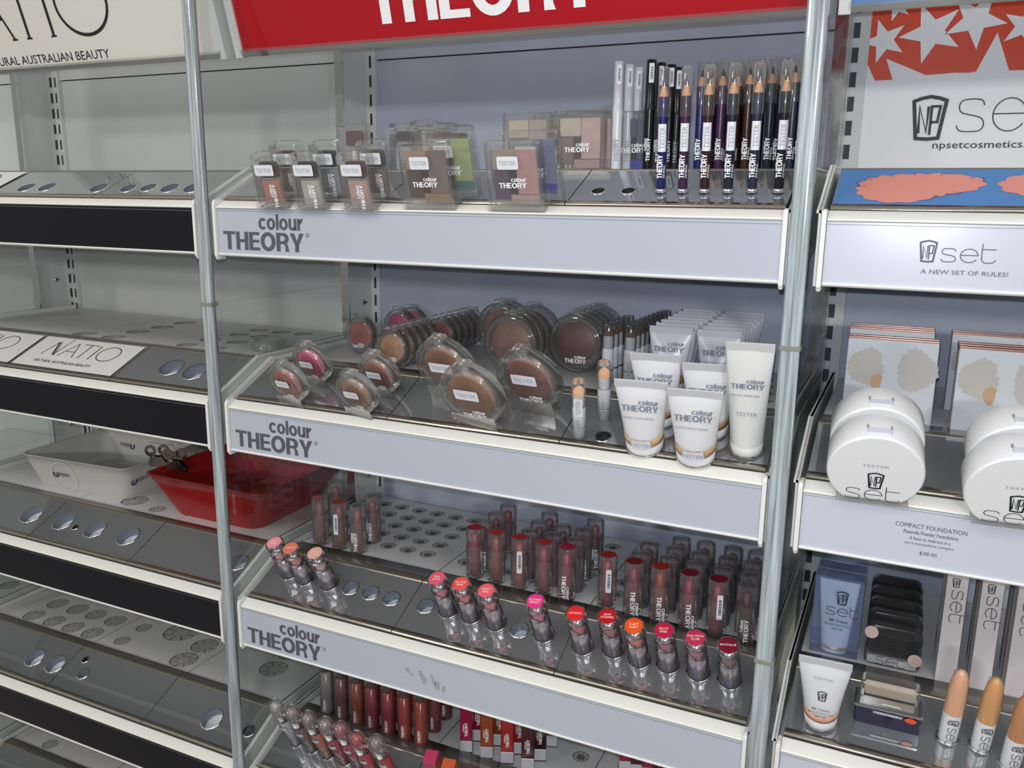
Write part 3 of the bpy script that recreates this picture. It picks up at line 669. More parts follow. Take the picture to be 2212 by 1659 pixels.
for (key, c, d), (px, py), nm in zip(E2, pos2, cn2):
    p = on_tray(px, py, 1); p.y += .006
    t = place(key, eyeshadow_single(c, d), p, (14, 0, 0), 'clear single eyeshadow case with %s powder, behind the front testers' % nm, 'single eyeshadow testers')
    add_sticker(t, -.0125, .0345, .0235, .0110, .0155)
for q, (x, y) in enumerate([(.125, .128), (.178, .150), (.214, .135), (.218, .165), (.222, .195), (.178, .185)]):
    key = ('e4', 'e5', 'e6')[q % 3]
    place(key+'s', eyeshadow_single(*E2[q % 3][1:]), (x+.012, y, SH[1]+DZ), (0, 0, 0), 'clear single eyeshadow case in stock behind the testers, '+('one at the left', 'front of the middle column', 'front of the right column', 'second of the right column', 'third of the right column', 'back of the middle column')[q], 'single eyeshadow stock')
# --- four-pan eyeshadow palettes
def quad(cols):
    def f():
        t = thing('eyeshadow_palette', '', 'eyeshadow'); w_, h_, d_ = .0540, .0620, .0105
        b = MB(); b.slab(rrect(-w_/2, w_/2, 0, h_, .0022, 3), 0, d_, CLR, FRONT, ch=.0012); b.slab(rrect(-w_/2+.0035, w_/2-.0035, .0045, h_-.006, .0015, 3), .002, d_-.0035, CLR, FRONT, ch=.0005)
        b.box(-w_/2+.001, -w_/2+.012, -.009, -.004, h_-.001, h_+.0012, CLR, bev=.0004); b.box(w_/2-.014, w_/2-.001, -.009, -.004, h_-.001, h_+.0012, CLR, bev=.0004); b.build('clear_case', t)
        R4 = [(-.0215, .0010, .0370, .0545), (.0016, .0215, .0150, .0545), (-.0215, -.0065, .0100, .0365), (-.0060, .0215, .0060, .0145)]
        for (x0, x1, y0, y1), c in zip(R4, cols):
            b = MB(); b.slab(rrect(x0, x1, y0, y1, .0006, 2), .0048, .0068, rgbmat(c, .55, tag='powder', noise=(120, .08, (1, 1, 1))), FRONT, ch=.0003); b.build('powder_pan', t)
        b = MB(); b.slab(rrect(-.0060, .0012, .0150, .0365, .0006, 2), .0046, .0064, rgbmat(tuple(v*.25 for v in cols[2]), .4, tag='powder'), FRONT); b.build('powder_pan', t)
        b = MB(); brand(b, -.0150, .0215, .0270, WINK, FRONT @ T(0, 0, d_+.0003)); b.build('lettering', t)
        return t
    return f
QC = {'q1': [(.45, .30, .20), (.24, .16, .15), (.10, .045, .03), (.38, .23, .13)], 'q2': [(.42, .33, .27), (.55, .31, .30), (.10, .05, .12), (.52, .36, .33)],
      'q3': [(.50, .50, .45), (.50, .55, .28), (.25, .30, .22), (.10, .28, .26)], 'q4': [(.38, .45, .50), (.20, .24, .40), (.15, .17, .25), (.03, .06, .45)],
      'q5': [(.62, .52, .42), (.46, .38, .38), (.08, .06, .06), (.45, .32, .22)], 'q6': [(.60, .50, .42), (.60, .42, .40), (.20, .15, .15), (.45, .30, .30)], 'q7': [(.06, .08, .16), (.05, .07, .18), (.04, .05, .1), (.02, .04, .4)]}
for key, px, py, nm, st in (('q1', 935, 447, 'brown', 'front left'), ('q2', 1122, 451, 'plum and pink', 'front right'), ('q3', 985, 421, 'green', 'behind the brown one'), ('q4', 1160, 428, 'blue', 'behind the plum one')):
    p = on_tray(px, py, 1); p.y += .005
    t = place(key, quad(QC[key]), p, (15, 0, 0), 'clear four-pan eyeshadow palette in %s tones with tester sticker, %s' % (nm, st), 'four-pan eyeshadow testers')
    add_sticker(t, -.0150, .0380, .0205, .0115, .0108); add_stand(px, py-2, 1, .056, .0115, .0095, 'clear acrylic stand under the %s palette' % nm, 15, 'clear stands on the top shelf')
place('q5', quad(QC['q5']), (.348, .135, SH[1]+DZ), (2, 0, 0), 'clear palette of beige and pink pans standing behind the green tester', 'four-pan palette stock')
for q, (x, y) in enumerate([(.369, .165), (.372, .178), (.375, .191)]): place('q5', None, (x, y, SH[1]+DZ), (2, 0, 0), 'clear palette in the dim row behind the beige one, %s back' % ORD[q], 'four-pan palette stock')
for q in range(5): place('q6', quad(QC['q6']), (.408+q*.007, .130+q*.0130, SH[1]+DZ), (2, 0, 0), 'clear palette of rosy beige pans, %s of the right stack' % ('front', 'second', 'third', 'fourth', 'last')[q], 'four-pan palette stock')
for q in range(3): place('q7', quad(QC['q7']), (.458+q*.004, .155+q*.014, SH[1]+DZ), (2, 0, 0), 'dark navy four-pan palette beside the white pens, %s' % ('front one', 'middle one', 'back one')[q], 'four-pan palette stock')

# --- pencils
def pencil(c, point, tester):
    def f():
        t = thing('cosmetic_pencil', '', 'eye pencil'); r = .0041; H = .1010
        cm = rgbmat(c, .3, tag='lacquer'); b = MB(); b.lathe([(0, .0), (r*.9, .0), (r, .001), (r, .0800)], cm, None, 12); b.lathe([(r*1.02, .0), (r*1.25, .0005), (r*1.25, .003), (r*1.02, .0035)], SILVER, None, 14); b.build('barrel', t)
        b = MB(); b.lathe([(r, .0800), (r*.45, .0885)], principled('bare_wood', (.62, .32, .18), .6), None, 12); b.build('wood_cone', t)
        b = MB(); b.lathe([(r*.45, .0885), (r*.1, .0950), (0, .0955)], rgbmat(point, .5, tag='lead'), None, 10); b.build('tip', t)
        b = MB(); b.lathe([(r*1.16, .0635), (r*1.16, .1010), (r*.9, .1035), (0, .1040)], CLR, None, 14); b.build('clear_cap', t)
        b = MB(); M = RX(90) @ T(0, 0, 0) ; M = FRONT @ RZ(0)
        W = Matrix(((0, -1, 0, 0), (1, 0, 0, 0), (0, 0, 1, 0), (0, 0, 0, 1)))
        heavy(b, 'THEORY', .0125, -.0012, .0200, .0044, WINK, FRONT @ T(0, 0, r+.0003) @ W); heavy(b, 'colour', .0180, .0026-.0002, .0110, .0018, WINK, FRONT @ T(0, 0, r+.0003) @ W); b.text('EYE PENCIL', .0130, -.0034, .0110, .0015, WINK, FRONT @ T(0, 0, r+.0001) @ W, .01)
        b.build('lettering', t)
        if tester:
            b = MB(); n = 8; pts = [(math.sin(R(-55+110*i/n))*(r+.00045), -math.cos(R(-55+110*i/n))*(r+.00045)) for i in range(n+1)]
            b.loft([[(x, y, z) for x, y in pts] for z in (.0350, .0580)], STICK, None, False); b.text('TESTER', .0375, -.0022, .0180, .0040, INKS, FRONT @ T(0, 0, r+.0008) @ W); b.build('tester_sticker', t)
        return t
    return f
PC = [('navy', (.012, .014, .10)), ('purple', (.05, .015, .06)), ('dark brown', (.035, .012, .01)), ('dark green', (.006, .02, .028)), ('slate blue', (.02, .026, .055)), ('black', (.008, .008, .010))]
PX = [(1427, 1425), (1474, 1468), (1521, 1519), (1572, 1572), (1624, 1631), (1681, 1687)]
for q, ((nm, c), (bx, tx)) in enumerate(zip(PC, PX)):
    p = on_tray(bx, 416, 1)
    place('pt'+nm, pencil(c, tuple(v*1.3+.02 for v in c), True), p, (8, 0, 10), '%s eye pencil tester with clear cap and white sticker' % nm, 'pencil testers in the front row')
for q, (nm, c) in enumerate(PC):
    x0 = on_tray(PX[q][0], 416, 1).x+.004
    for rw in range(5):
        if q == 0 and rw > 2: continue
        x = x0+.012-.003*rw+(-.006 if q < 2 else 0); y = .128+rw*.022
        x = min(x, .619)
        place('ps'+nm, pencil(c, (.02, .02, .03), False), (x, y, SH[1]+DZ), (0, 0, 14), '%s eye pencil with clear cap in stock, %s row back' % (nm, ORD[rw]), 'pencil stock behind the testers')
        if rw < 4 and x-.013 > .45 and q > 0:
            place('ps'+nm, None, (x-.0125, y+.011, SH[1]+DZ), (0, 0, 0), '%s eye pencil with clear cap in the staggered stock, %s row back' % (nm, ORD[rw]), 'pencil stock behind the testers')
def pen(c, capc, lab):
    def f():
        t = thing('makeup_pen', '', 'makeup pen'); r = .0052
        b = MB(); b.lathe([(0, 0), (r*.92, 0), (r*.95, .0005), (r, .0560), (r*1.08, .0600)], rgbmat(c, .25, tag='pen'), None, 16); b.build('barrel', t)
        b = MB(); b.lathe([(r*1.06, .0600), (r*.98, .0630), (r*.92, .0700), (r*.90, .1060), (r*.8, .1066), (0, .1068)], rgbmat(capc, .25, tag='pen'), None, 16); b.build('cap', t)
        b = MB(); W = RZ(90)
        heavy(b, 'THEORY', .0120, -.0015, .0220, .0040, lab, FRONT @ T(0, 0, r+.0004) @ W); heavy(b, 'colour', .0220, .0026, .0115, .0022, lab, FRONT @ T(0, 0, r+.0003) @ W)
        b.build('lettering', t)
        b = MB(); barcode(b, -.0024, .0850, .0048, .0180, FRONT @ T(0, 0, r*.9+.0006)); b.build('barcode_sticker', t)
        return t
    return f
for q, (px, y) in enumerate([(1334, .128), (1357, .150), (1377, .172)]):
    x = un(px, 250, 1, y).x; place('penw', pen((.66, .68, .74), (.62, .65, .74), INKS), (x, y, SH[1]+DZ), (0, 0, 20), 'white makeup pen beside the dark pencils, '+('front one', 'middle one', 'back one')[q], 'white pens')
for q, (px, y) in enumerate([(1403, .128), (1424, .150), (1446, .165), (1462, .186)]):
    x = un(px, 250, 1, y).x; place('penb', pen((.008, .008, .01), (.01, .01, .012), WINK), (x, y, SH[1]+DZ), (0, 0, 20), 'black makeup pen with barcode, %s from the white pens' % ORD[q], 'black pens')

# --- round compacts
def compact(r, d, c, word=True, colw=WINK):
    def f():
        t = thing('powder_compact', '', 'powder compact'); M = T(0, 0, r) @ RX(90)
        b = MB(); b.lathe([(0, 0), (r-.002, 0), (r, .002), (r, d*.42), (r-.0008, d*.47), (r, d*.52), (r-.0004, d-.003), (r-.0035, d), (r-.0085, d-.0008), (0, d-.0008)], CLR, M, 32)
        b.lathe([(r-.0055, .002), (r-.0048, d-.0035), (r-.0075, d-.0025)], CLR, M, 32)
        b.slab(rrect(-.0085, .0085, -.002, .0035, .0012), .002, d-.002, CLR, T(0, 0, 2*r) @ RX(90), ch=.0006); b.slab(rrect(-.0085, .0085, 0, .004, .0012), .003, d-.003, CLR, RX(90), ch=.0006)
        b.build('clear_case', t)
        b = MB(); rp = r-.0100 if r > .03 else r-.0070
        b.lathe([(rp, d*.35), (rp, d-.0052), (rp-.0005, d-.0046), (0, d-.0046)], rgbmat(c, .5, tag='pressed', noise=(55, .30, (1, 1, 1))), M, 28); b.lathe([(rp+.0002, d*.34), (rp+.0012, d*.34), (rp+.0012, d-.0046), (rp+.0002, d-.0046)], CLRM, M, 28); b.build('powder_pan', t)
        if word:
            b = MB(); w_ = r*.78; brand(b, -w_*.42, -r*.66, w_, colw, M @ T(0, 0, d+.0003)); b.build('lettering', t)
        return t
    return f
def compact_tester(key, r, d, c, px, py, nm, where, tilt, rz=0, dy=0):
    p = on_tray(px, py, 2); p.y += dy; p.z = tray_z(p.y, 2)+.001
    t = place(key, compact(r, d, c), p, (tilt, 0, rz), 'clear round compact of %s with tester sticker, %s' % (nm, where), 'compact testers')
    add_sticker(t, -r*.42, r*.96, r*.80, r*.34, d+.0004)
    st = thing('acrylic_stand', 'clear acrylic stand holding the %s compact' % nm, 'stand', p, (tilt, 0, rz), 'clear stands on the compact shelf')
    b = MB(); w_ = r*1.45; b.box(-w_/2, w_/2, -d-.0022, -d-.0008, -.001, r*.42, CLR, bev=.0004); b.box(-w_/2, w_/2, .0010, .0022, -.001, r*.7, CLR, bev=.0004); b.box(-w_/2, w_/2, -d-.0022, .0022, -.0014, -.0004, CLR); b.build('clear_tray', st)
    return t
BR, BD = .0245, .0165
compact_tester('cb1', BR, BD, (.42, .13, .12), 640, 868, 'coral blusher', 'front left', TILT, -8, .010)
compact_tester('cb2', BR, BD, (.66, .10, .22), 690, 826, 'bright pink blusher', 'behind the coral one', TILT, -8, .010)
compact_tester('cb3', BR, BD, (.36, .19, .14), 787, 893, 'tan blusher', 'second in the front row', TILT, -8, .010)
compact_tester('cb4', BR, BD, (.34, .13, .09), 834, 850, 'terracotta blusher', 'behind the tan one', TILT, -8, .010)
GRD, GD = .0350, .0170
compact_tester('cg1', GRD, GD, (.34, .17, .09), 985, 852, 'golden bronzer', 'left of the three bronzers', TILT, -6, .008)
compact_tester('cg2', GRD, GD, (.40, .21, .12), 1040, 912, 'light bronzer', 'lowest of the three bronzers', TILT, -6, .008)
compact_tester('cg3', GRD, GD, (.30, .13, .10), 1160, 880, 'brown bronzer', 'right of the three bronzers', TILT, -6, .008)
def stock(key, r, d, c, px, py, n, step, label, grp, sx=.0):
    p = on_deck(px, py, 2)
    for q in range(n):
        place(key, compact(r, d, c), (p.x+sx*q, p.y+d+step*q, SH[2]+DZ), (0, 0, -4), label % (['front', 'second', 'third', 'fourth', 'fifth', 'sixth', 'seventh', 'eighth', 'ninth'][q]), grp)
stock('sb1', .0235, .0150, (.38, .11, .10), 775, 764, 1, .02, 'clear coral blusher compact standing alone by the left bracket, %s of its row', 'blusher stock')
stock('sb2', .0235, .0150, (.42, .05, .16), 858, 742, 3, .0250, 'clear pink blusher compact near the back wall, %s in line', 'blusher stock', .004)
stock('sb3', .0235, .0150, (.44, .24, .13), 843, 797, 5, .0175, 'clear tan blusher compact in the long row, %s from the front', 'blusher stock', .0000)
stock('sb4', .0235, .0150, (.20, .05, .04), 948, 765, 6, .0175, 'clear dark red blusher compact, %s of the row beside the bronzers', 'blusher stock', .000)
stock('sg1', .0345, .0160, (.22, .12, .09), 1100, 806, 3, .0190, 'clear brown bronzer compact behind the testers, %s of the low row', 'bronzer stock')
stock('sg2', .0345, .0160, (.20, .11, .09), 1078, 772, 2, .0190, 'clear bronzer compact of the rear left row, %s from the front', 'bronzer stock')
place('sg2', None, (un(1150, 700, 1, .235).x, .25, SH[2]+DZ), (0, 0, -4), 'clear bronzer compact tallest-looking at the back wall', 'bronzer stock')
stock('sg3', .0345, .0160, (.12, .055, .05), 1240, 806, 5, .0190, 'clear dark bronzer compact beside the concealers, %s from the front', 'bronzer stock')

# --- concealer sticks
def conceal(clr, tester):
    def f():
        t = thing('concealer_stick', '', 'concealer'); r = .0064
        b = MB(); b.lathe([(0, 0), (r, 0), (r, .0390)], rgbmat((.70, .72, .78), .25, tag='tube'), None, 18); b.lathe([(r*.9, .0390), (r*.9, .0520)], rgbmat((.70, .72, .78), .25, tag='tube'), None, 18)
        b.lathe([(r*1.02, .0140), (r*1.06, .0144), (r*1.06, .0154), (r*1.02, .0158)], CHROME, None, 18); b.build('barrel', t)
        b = MB(); n = 16; b.add([(r*.86*math.cos(2*math.pi*i/n), r*.86*math.sin(2*math.pi*i/n), .0530+.0035*math.sin(2*math.pi*i/n)) for i in range(n)], [tuple(range(n))], rgbmat((.72, .38, .20) if clr is CLR else (.22, .12, .10), .35, tag='cream')); b.add([(r*.9*math.cos(2*math.pi*i/n), r*.9*math.sin(2*math.pi*i/n), z+(.0035*math.sin(2*math.pi*i/n) if z > .0525 else 0)) for z in (.0515, .0530) for i in range(n)], [(i, (i+1) % n, n+(i+1) % n, n+i) for i in range(n)], rgbmat((.70, .72, .78), .25, tag='tube')); b.build('cream_face', t)
        b = MB(); b.lathe([(r*1.04, .0380), (r*1.04, .0655), (r*.97, .0665), (0, .0665)], clr, None, 18); b.build('clear_cap', t)
        b = MB(); heavy(b, 'THEORY', .0040, -.0016, .0220, .0040, INKS, FRONT @ T(0, 0, r+.0004) @ RZ(90))
        b.build('lettering', t)
        if tester: b = MB(); b.poly(rrect(.0300, .0510, -.0040, .0040, .0012), STICK, FRONT @ T(0, 0, r+.0010) @ RZ(90)); b.text('TESTER', .0320, -.0022, .0170, .0044, INKS, FRONT @ T(0, 0, r+.0013) @ RZ(90)); b.build('tester_sticker', t)
        return t
    return f
place('cc1', conceal(CLR, True), on_tray(1252, 943, 2), (25, 0, 15), 'white concealer stick tester with a sticker, lower of two', 'concealer testers')
place('cc2', conceal(CLR, False), on_tray(1305, 903, 2), (25, 0, 15), 'white concealer stick tester without sticker, above the empty hole', 'concealer testers')
for cidx, (px, py, n) in enumerate(((1311, 828, 5), (1358, 832, 9))):
    p = on_deck(px, py-2, 2)
    for q in range(n):
        place('cc3', conceal(CLRD, False), (p.x+.0005*q, p.y+.0158*q if p.y+.0158*q < .30 else .30, SH[2]+DZ), (0, 0, 15), 'white concealer stick in stock, %s from the front of the %s row' % (ORD[q], ('left', 'right')[cidx]), 'concealer stock')

# --- squeeze tubes standing on their caps
def squeeze(H, w_, r, body, band, wtxt, sub, tester, capmat=None):
    def f():
        t = thing('squeeze_tube', '', 'squeeze tube'); cm = rgbmat(body, .28, tag='tube')
        b = MB(); loops = []; n = 28
        for k in range(11):
            u = k/10; z = .012+(H-.019)*u; a = r+(w_/2-r)*u**1.1; c = r*(1-u)**.75+.0009*u
            loops.append([(a*math.cos(2*math.pi*i/n), c*math.sin(2*math.pi*i/n), z) for i in range(n)])
        b.loft(loops, cm); b.build('body', t)
        b = MB(); b.box(-w_/2, w_/2, -.0009, .0009, H-.0075, H, rgbmat(tuple(v*.82 for v in body), .35, tag='crimp'), bev=.0004); b.build('crimped_end', t)
        b = MB(); b.lathe([(0, 0), (r*.96, 0), (r, .001), (r*1.01, .0122), (r*.95, .0126)], cm if capmat is None else capmat, None, 28); b.lathe([(r*1.04, .0015), (r*1.09, .0025), (r*1.04, .0035)], CHROME, None, 28); b.build('cap', t)
        if band:
            b = MB(); b.lathe([(r*1.022, .0127), (r*1.035, .0127), (r*1.052, .0215), (r*1.04, .0215)], rgbmat(band, .35, tag='band'), None, 28); b.build('shade_band', t)
        b = MB()
        def front(z): u = max(0, (z-.012)/(H-.019)); return r*(1-u)**.75+.0009*u
        z = H*.64; sl = math.degrees(math.atan2(front(z)-front(z+.012), .012)); M = T(0, -front(z)-.0007, z) @ RX(-sl) @ FRONT
        x = -w_*.36; brand(b, x, 0, w_*.70, wtxt, M); 
        z2 = z-.0075; M2 = T(0, -front(z2)-.0005, z2) @ RX(-sl) @ FRONT; b.text(sub, x, 0, w_*.62, .0020, wtxt, M2, .01)
        b.build('lettering', t)
        if tester:
            b = MB(); zt = .0135 if band else H*.40; nn = 8; rt = r*1.075 if band else front(zt)+.0012; hh = .0078
            hw = .0105
            pts = [(rt*math.sin(-hw/rt+2*hw/rt*i/nn), -rt*math.cos(-hw/rt+2*hw/rt*i/nn)) for i in range(nn+1)]
            if band: b.loft([[(px_, py_, zz) for px_, py_ in pts] for zz in (zt, zt+hh)], STICK, None, False)
            b.text('TESTER', -.0090, 0, .0180, .0042, INKS, T(0, -rt-.0004, zt+.0018) @ FRONT); b.build('tester_sticker', t)
        return t
    return f
GI = principled('ink_greyblue', (.20, .21, .27), .5)
for key, px, py, band, nm in (('tf1', 1393, 962, (.62, .42, .24), 'light beige band, front left'), ('tf2', 1503, 985, (.55, .33, .17), 'beige band, front middle'), ('tb1', 1423, 903, (.46, .28, .13), 'caramel band, behind the front left one'), ('tb2', 1532, 928, (.40, .23, .11), 'brown band, behind the front middle one')):
    place(key, squeeze(.0770, .0470, .0172, (.72, .72, .75), band, GI, 'TINTED MOISTURISER', True), on_tray(px, py, 2), (28, 0, 6), 'white moisturiser tube tester standing cap down, '+nm, 'moisturiser testers')
place('tp', squeeze(.1150, .0390, .0142, (.74, .74, .74), None, GI, 'FACE PRIMER', True), on_tray(1612, 970, 2), (26, 0, 6), 'tall slim white primer tube beside the right glass divider', 'primer tester')
for c_, (px, py) in enumerate(((1462, 832), (1560, 845))):
    p = on_deck(px, py, 2)
    for q in range(7):
        y = min(.140+.0255*q, .296); x = (.5065, .5560)[c_]-.0005*q
        place('ts', squeeze(.0700, .0445, .0150, (.64, .65, .75), (.46, .28, .13), GI, 'TINTED MOISTURISER', False), (x, y, SH[2]+DZ), (0, 0, 4), 'white moisturiser tube in stock, %s of the %s column' % (ORD[q], ('left', 'right')[c_]), 'moisturiser stock') if y < .295 else None

# --- lipsticks
WH = ['back of the first column', 'tallest at the left', 'front of the first column', 'back of the second column', 'middle of the second column', 'front of the second column', 'back of the third column', 'front of the third column', 'back of the fourth column', 'front of the fourth column', 'rearmost at the right']
WR = ['back of column one', 'front of column one', 'back of column two', 'middle of column two', 'front of column two', 'back of column three', 'middle of column three', 'front of column three', 'back of column four', 'middle of column four', 'front of column four', 'back beside the glass', 'middle beside the glass', 'front beside the glass']
def lipstick_stock(c, sticker_c, code, txt):
    def f():
        t = thing('lipstick', '', 'lipstick'); r = .0105; H = .0620
        b = MB(); b.lathe([(0, .0008), (r*.94, .0008), (r, .002), (r, .0400), (r*.965, .0406), (r*.965, .0424), (r, .0430), (r, H-.001), (r*.95, H), (0, H)], CLRS, None, 24); b.build('clear_case', t)
        b = MB(); b.lathe([(0, .003), (r*.56, .003), (r*.58, .005), (r*.58, .0400)], rgbmat(tuple(v*.55+.035 for v in c), .3, tag='core'), None, 16); b.lathe([(r*.58, .0400), (r*.46, .0405), (r*.46, .0530), (r*.2, .0560), (0, .0565)], rgbmat(c, .35, tag='lip'), None, 16); b.build('bullet', t)
        if sticker_c: b = MB(); b.disc(r*.86, H+.0003, rgbmat(sticker_c, .35, tag='dot'), None, 24); b.text('SHADE', -r*.45, -r*.12, r*.9, r*.24, rgbmat(tuple(min(1, v+.25) for v in sticker_c), .4, tag='dot'), T(0, 0, H+.0005) @ RZ(20)) if False else None; b.build('shade_dot', t)
        if txt == 'brand': b = MB(); brand(b, .0040, -.0018, .0280, WINK, FRONT @ T(0, 0, r+.0004) @ RZ(-90) @ T(-.036, 0, 0), reg=False); b.build('lettering', t)
        if txt == 'brandup': b = MB(); brand(b, .0040, -.0030, .0250, WINK, FRONT @ T(0, 0, r+.0004) @ RZ(90), reg=False); b.build('lettering', t)
        if txt == 'bar': b = MB(); barcode(b, -.0030, .0220, .0060, .0270, FRONT @ T(0, 0, r+.0006)); b.build('barcode_sticker', t)
        return t
    return f
CLRS = clear('clear_stock_case', (.93, .91, .92), 1.1, .06, .13, (.50, .45, .47))
FM = [((1026, 1249), (.34, .07, .06), (.55, .03, .04), None), ((1072, 1260), (.40, .10, .05), (.60, .06, .03), None), ((1122, 1272), (.42, .08, .05), (.58, .04, .03), 'bar'), ((1174, 1285), (.38, .05, .05), (.58, .05, .04), None), ((1223, 1296), (.42, .03, .10), (.55, .02, .07), 'brand')]
for q, ((px, py), c, d, tx) in enumerate(FM):
    place('lm%d' % q, lipstick_stock(c, d, '', tx), on_deck(px, py-4, 3), (0, 0, 0 if tx != 'bar' else 22), 'red-topped clear lipstick, %s from the left, front of the middle block' % ORD[q], 'middle lipstick stock')
LD = (.14, .012, .03)
for q, (px, py) in enumerate([(1072, 1109), (1098, 1092), (1045, 1127), (1188, 1109), (1165, 1127), (1145, 1146), (1216, 1136), (1196, 1154), (1261, 1144), (1245, 1165), (1287, 1123)]):
    place('ld%d' % (q % 2), lipstick_stock(LD, None, '', ('brandup', None)[q % 2]), on_deck(px, py, 3, .062), (0, 0, 25), 'dark-cored clear lipstick behind the middle front row, '+WH[q], 'middle lipstick stock')
FR = [((1310, 1315), (.36, .04, .04), (.50, .02, .02), 'bar'), ((1366, 1331), (.30, .03, .03), (.28, .01, .015), 'brand'), ((1422, 1343), (.38, .05, .03), (.48, .03, .012), 'brand'), ((1484, 1359), (.30, .02, .04), (.26, .008, .02), 'brand'), ((1545, 1374), (.30, .02, .03), (.26, .006, .02), 'bar'), ((1607, 1389), (.10, .01, .02), None, 'brandup')]
for q, ((px, py), c, d, tx) in enumerate(FR):
    place('lr%d' % q, lipstick_stock(c, d, '', tx), on_deck(px, py-4, 3), (0, 0, 10 if tx != 'bar' else 24), 'clear lipstick, %s from the left, front of the right block' % ORD[q], 'right lipstick stock')
for q, (px, py) in enumerate([(1403, 1174), (1387, 1195), (1473, 1163), (1460, 1184), (1446, 1204), (1526, 1173), (1515, 1195), (1503, 1217), (1585, 1184), (1574, 1206), (1563, 1229), (1637, 1193), (1628, 1215), (1620, 1241)]):
    p = on_deck(px, py, 3, .062); p.x = min(p.x, .6165)
    place('le', lipstick_stock((.05, .006, .014), None, '', None), p, (0, 0, 25), 'near-black clear lipstick behind the right front row, '+WR[q], 'right lipstick stock')
for q, ((px, py), c, d, tx) in enumerate([((694, 1176), (.32, .14, .11), (.62, .20, .22), None), ((735, 1186), (.30, .10, .06), (.50, .10, .04), 'bar'), ((775, 1194), (.32, .12, .10), None, 'brandup'), ((806, 1171), (.30, .11, .10), None, 'brandup'), ((728, 1136), (.25, .10, .14), None, None)]):
    place('lf%d' % q, lipstick_stock(c, d, '', tx), on_deck(px, py-3, 3), (0, 0, 12), 'clear nude lipstick by the hole grid, '+('leftmost with pink top', 'with brown top and barcode', 'third in front', 'behind the third', 'at the back left')[q], 'left lipstick stock')
CLRT = clear('clear_tester_case', (.97, .95, .97), 1.3, .05, .04, (.82, .78, .82))
def lipstick_tester(dot, words, key):
    def f():
        t = thing('lipstick', '', 'lipstick'); r = .0105; H = .0560
        b = MB(); b.lathe([(0, -.006), (r*.97, -.006), (r, .0), (r, .0270), (r*.9, .0278), (r*.9, .0330), (r*1.0, .0338), (r*1.0, .0430), (r*.93, .0436), (r*.93, .0460), (r*1.04, .0466), (r*1.04, H-.001), (r*.98, H), (0, H)], CLRT, None, 26)
        b.build('clear_case', t)
        b = MB(); b.lathe([(0, -.004), (r*.80, -.004), (r*.84, .026), (r*.6, .027), (r*.55, .040), (r*.45, .0460), (0, .0462)], SILVER, None, 18); b.build('silver_core', t)
        b = MB(); b.lathe([(r*.60, .0285), (r*.60, .0420), (0, .0440)], rgbmat(tuple(v*.55+.12 for v in dot), .35, tag='lip'), None, 16); b.build('bullet', t)
        b = MB(); b.lathe([(r*1.02, .0), (r*1.13, .0006), (r*1.18, .0016), (r*1.1, .0020)], CHROME, None, 26); b.build('holder_ring', t)
        b = MB(); b.disc(r*.85, H+.0003, rgbmat(dot, .35, tag='dot'), None, 28)
        ls = words.split('|'); hh = r*.24
        for i, l in enumerate(ls):
            ww = r*.19*len(l)*.92; b.text(l, -ww/2, (len(ls)/2-1-i)*hh*1.35+hh*.2, ww, hh, rgbmat((.9, .75, .75), .5, tag='dottext'), T(0, 0, H+.0006) @ RZ(12), .025)
        b.build('shade_dot', t)
        b = MB(); heavy(b, 'THEORY', .002, -.0020, .0210, .0042, rgbmat((.16, .15, .25), .5, tag='ink'), FRONT @ T(0, 0, r+.0004) @ RZ(-90) @ T(-.027, 0, 0)); b.build('lettering', t)
        return t
    return f
LTS = [((592, 1172), (.80, .28, .34), 'SILK|PINK', 'rose pink'), ((627, 1184), (.68, .18, .12), 'WARM UP', 'terracotta'), ((680, 1195), (.74, .38, .32), 'SIMPLY|NUDE', 'peach nude'),
       ((944, 1249), (.72, .10, .17), 'PINK|PUNKGIRL'.replace('PUNKGIRL', 'SUGAR'), 'dusky pink'), ((995, 1261), (.80, .09, .08), 'IN THE|PINK', 'coral red'), ((1050, 1276), (.82, .12, .15), 'PARTY|PINK', 'bright coral pink'), ((1156, 1299), (.80, .04, .24), 'FUCHSIA|FRENZY', 'fuchsia'),
       ((1243, 1325), (.70, .02, .02), 'CATWALK', 'scarlet'), ((1312, 1331), (.52, .008, .010), 'SHOW|STOPPER', 'deep red'), ((1369, 1352), (.85, .09, .01), 'FLIRT|ALERT', 'orange'), ((1434, 1362), (.50, .015, .06), 'POUTY|PINK', 'raspberry'), ((1502, 1378), (.48, .03, .08), 'FUN WITH|PLUM', 'plum pink'), ((1573, 1394), (.18, .006, .025), 'MYSTIQUE', 'dark wine')]
def tester_base(px, py, s, H, tilt):
    """foot of a tilted stick whose top is seen at px, py and whose foot stands on the tray"""
    ax = Vector((0, -math.sin(R(tilt)), math.cos(R(tilt)))); d = ray(px, py); n = Vector((0, -(TZ1-TZ0), TY1-TY0)); p0 = Vector((0, TY0, SH[s]+TZ0))
    q = CAM-ax*H; return q + d*(((p0-q).dot(n))/d.dot(n))
for q, ((px, py), c, wds, nm) in enumerate(LTS):
    p = tester_base(px, py, 3, .056, TILT)
    place('lt%d' % q, lipstick_tester(c, wds, q), p, (TILT, 0, 0), 'lipstick tester with %s round label on its clear cap' % nm, 'lipstick testers')

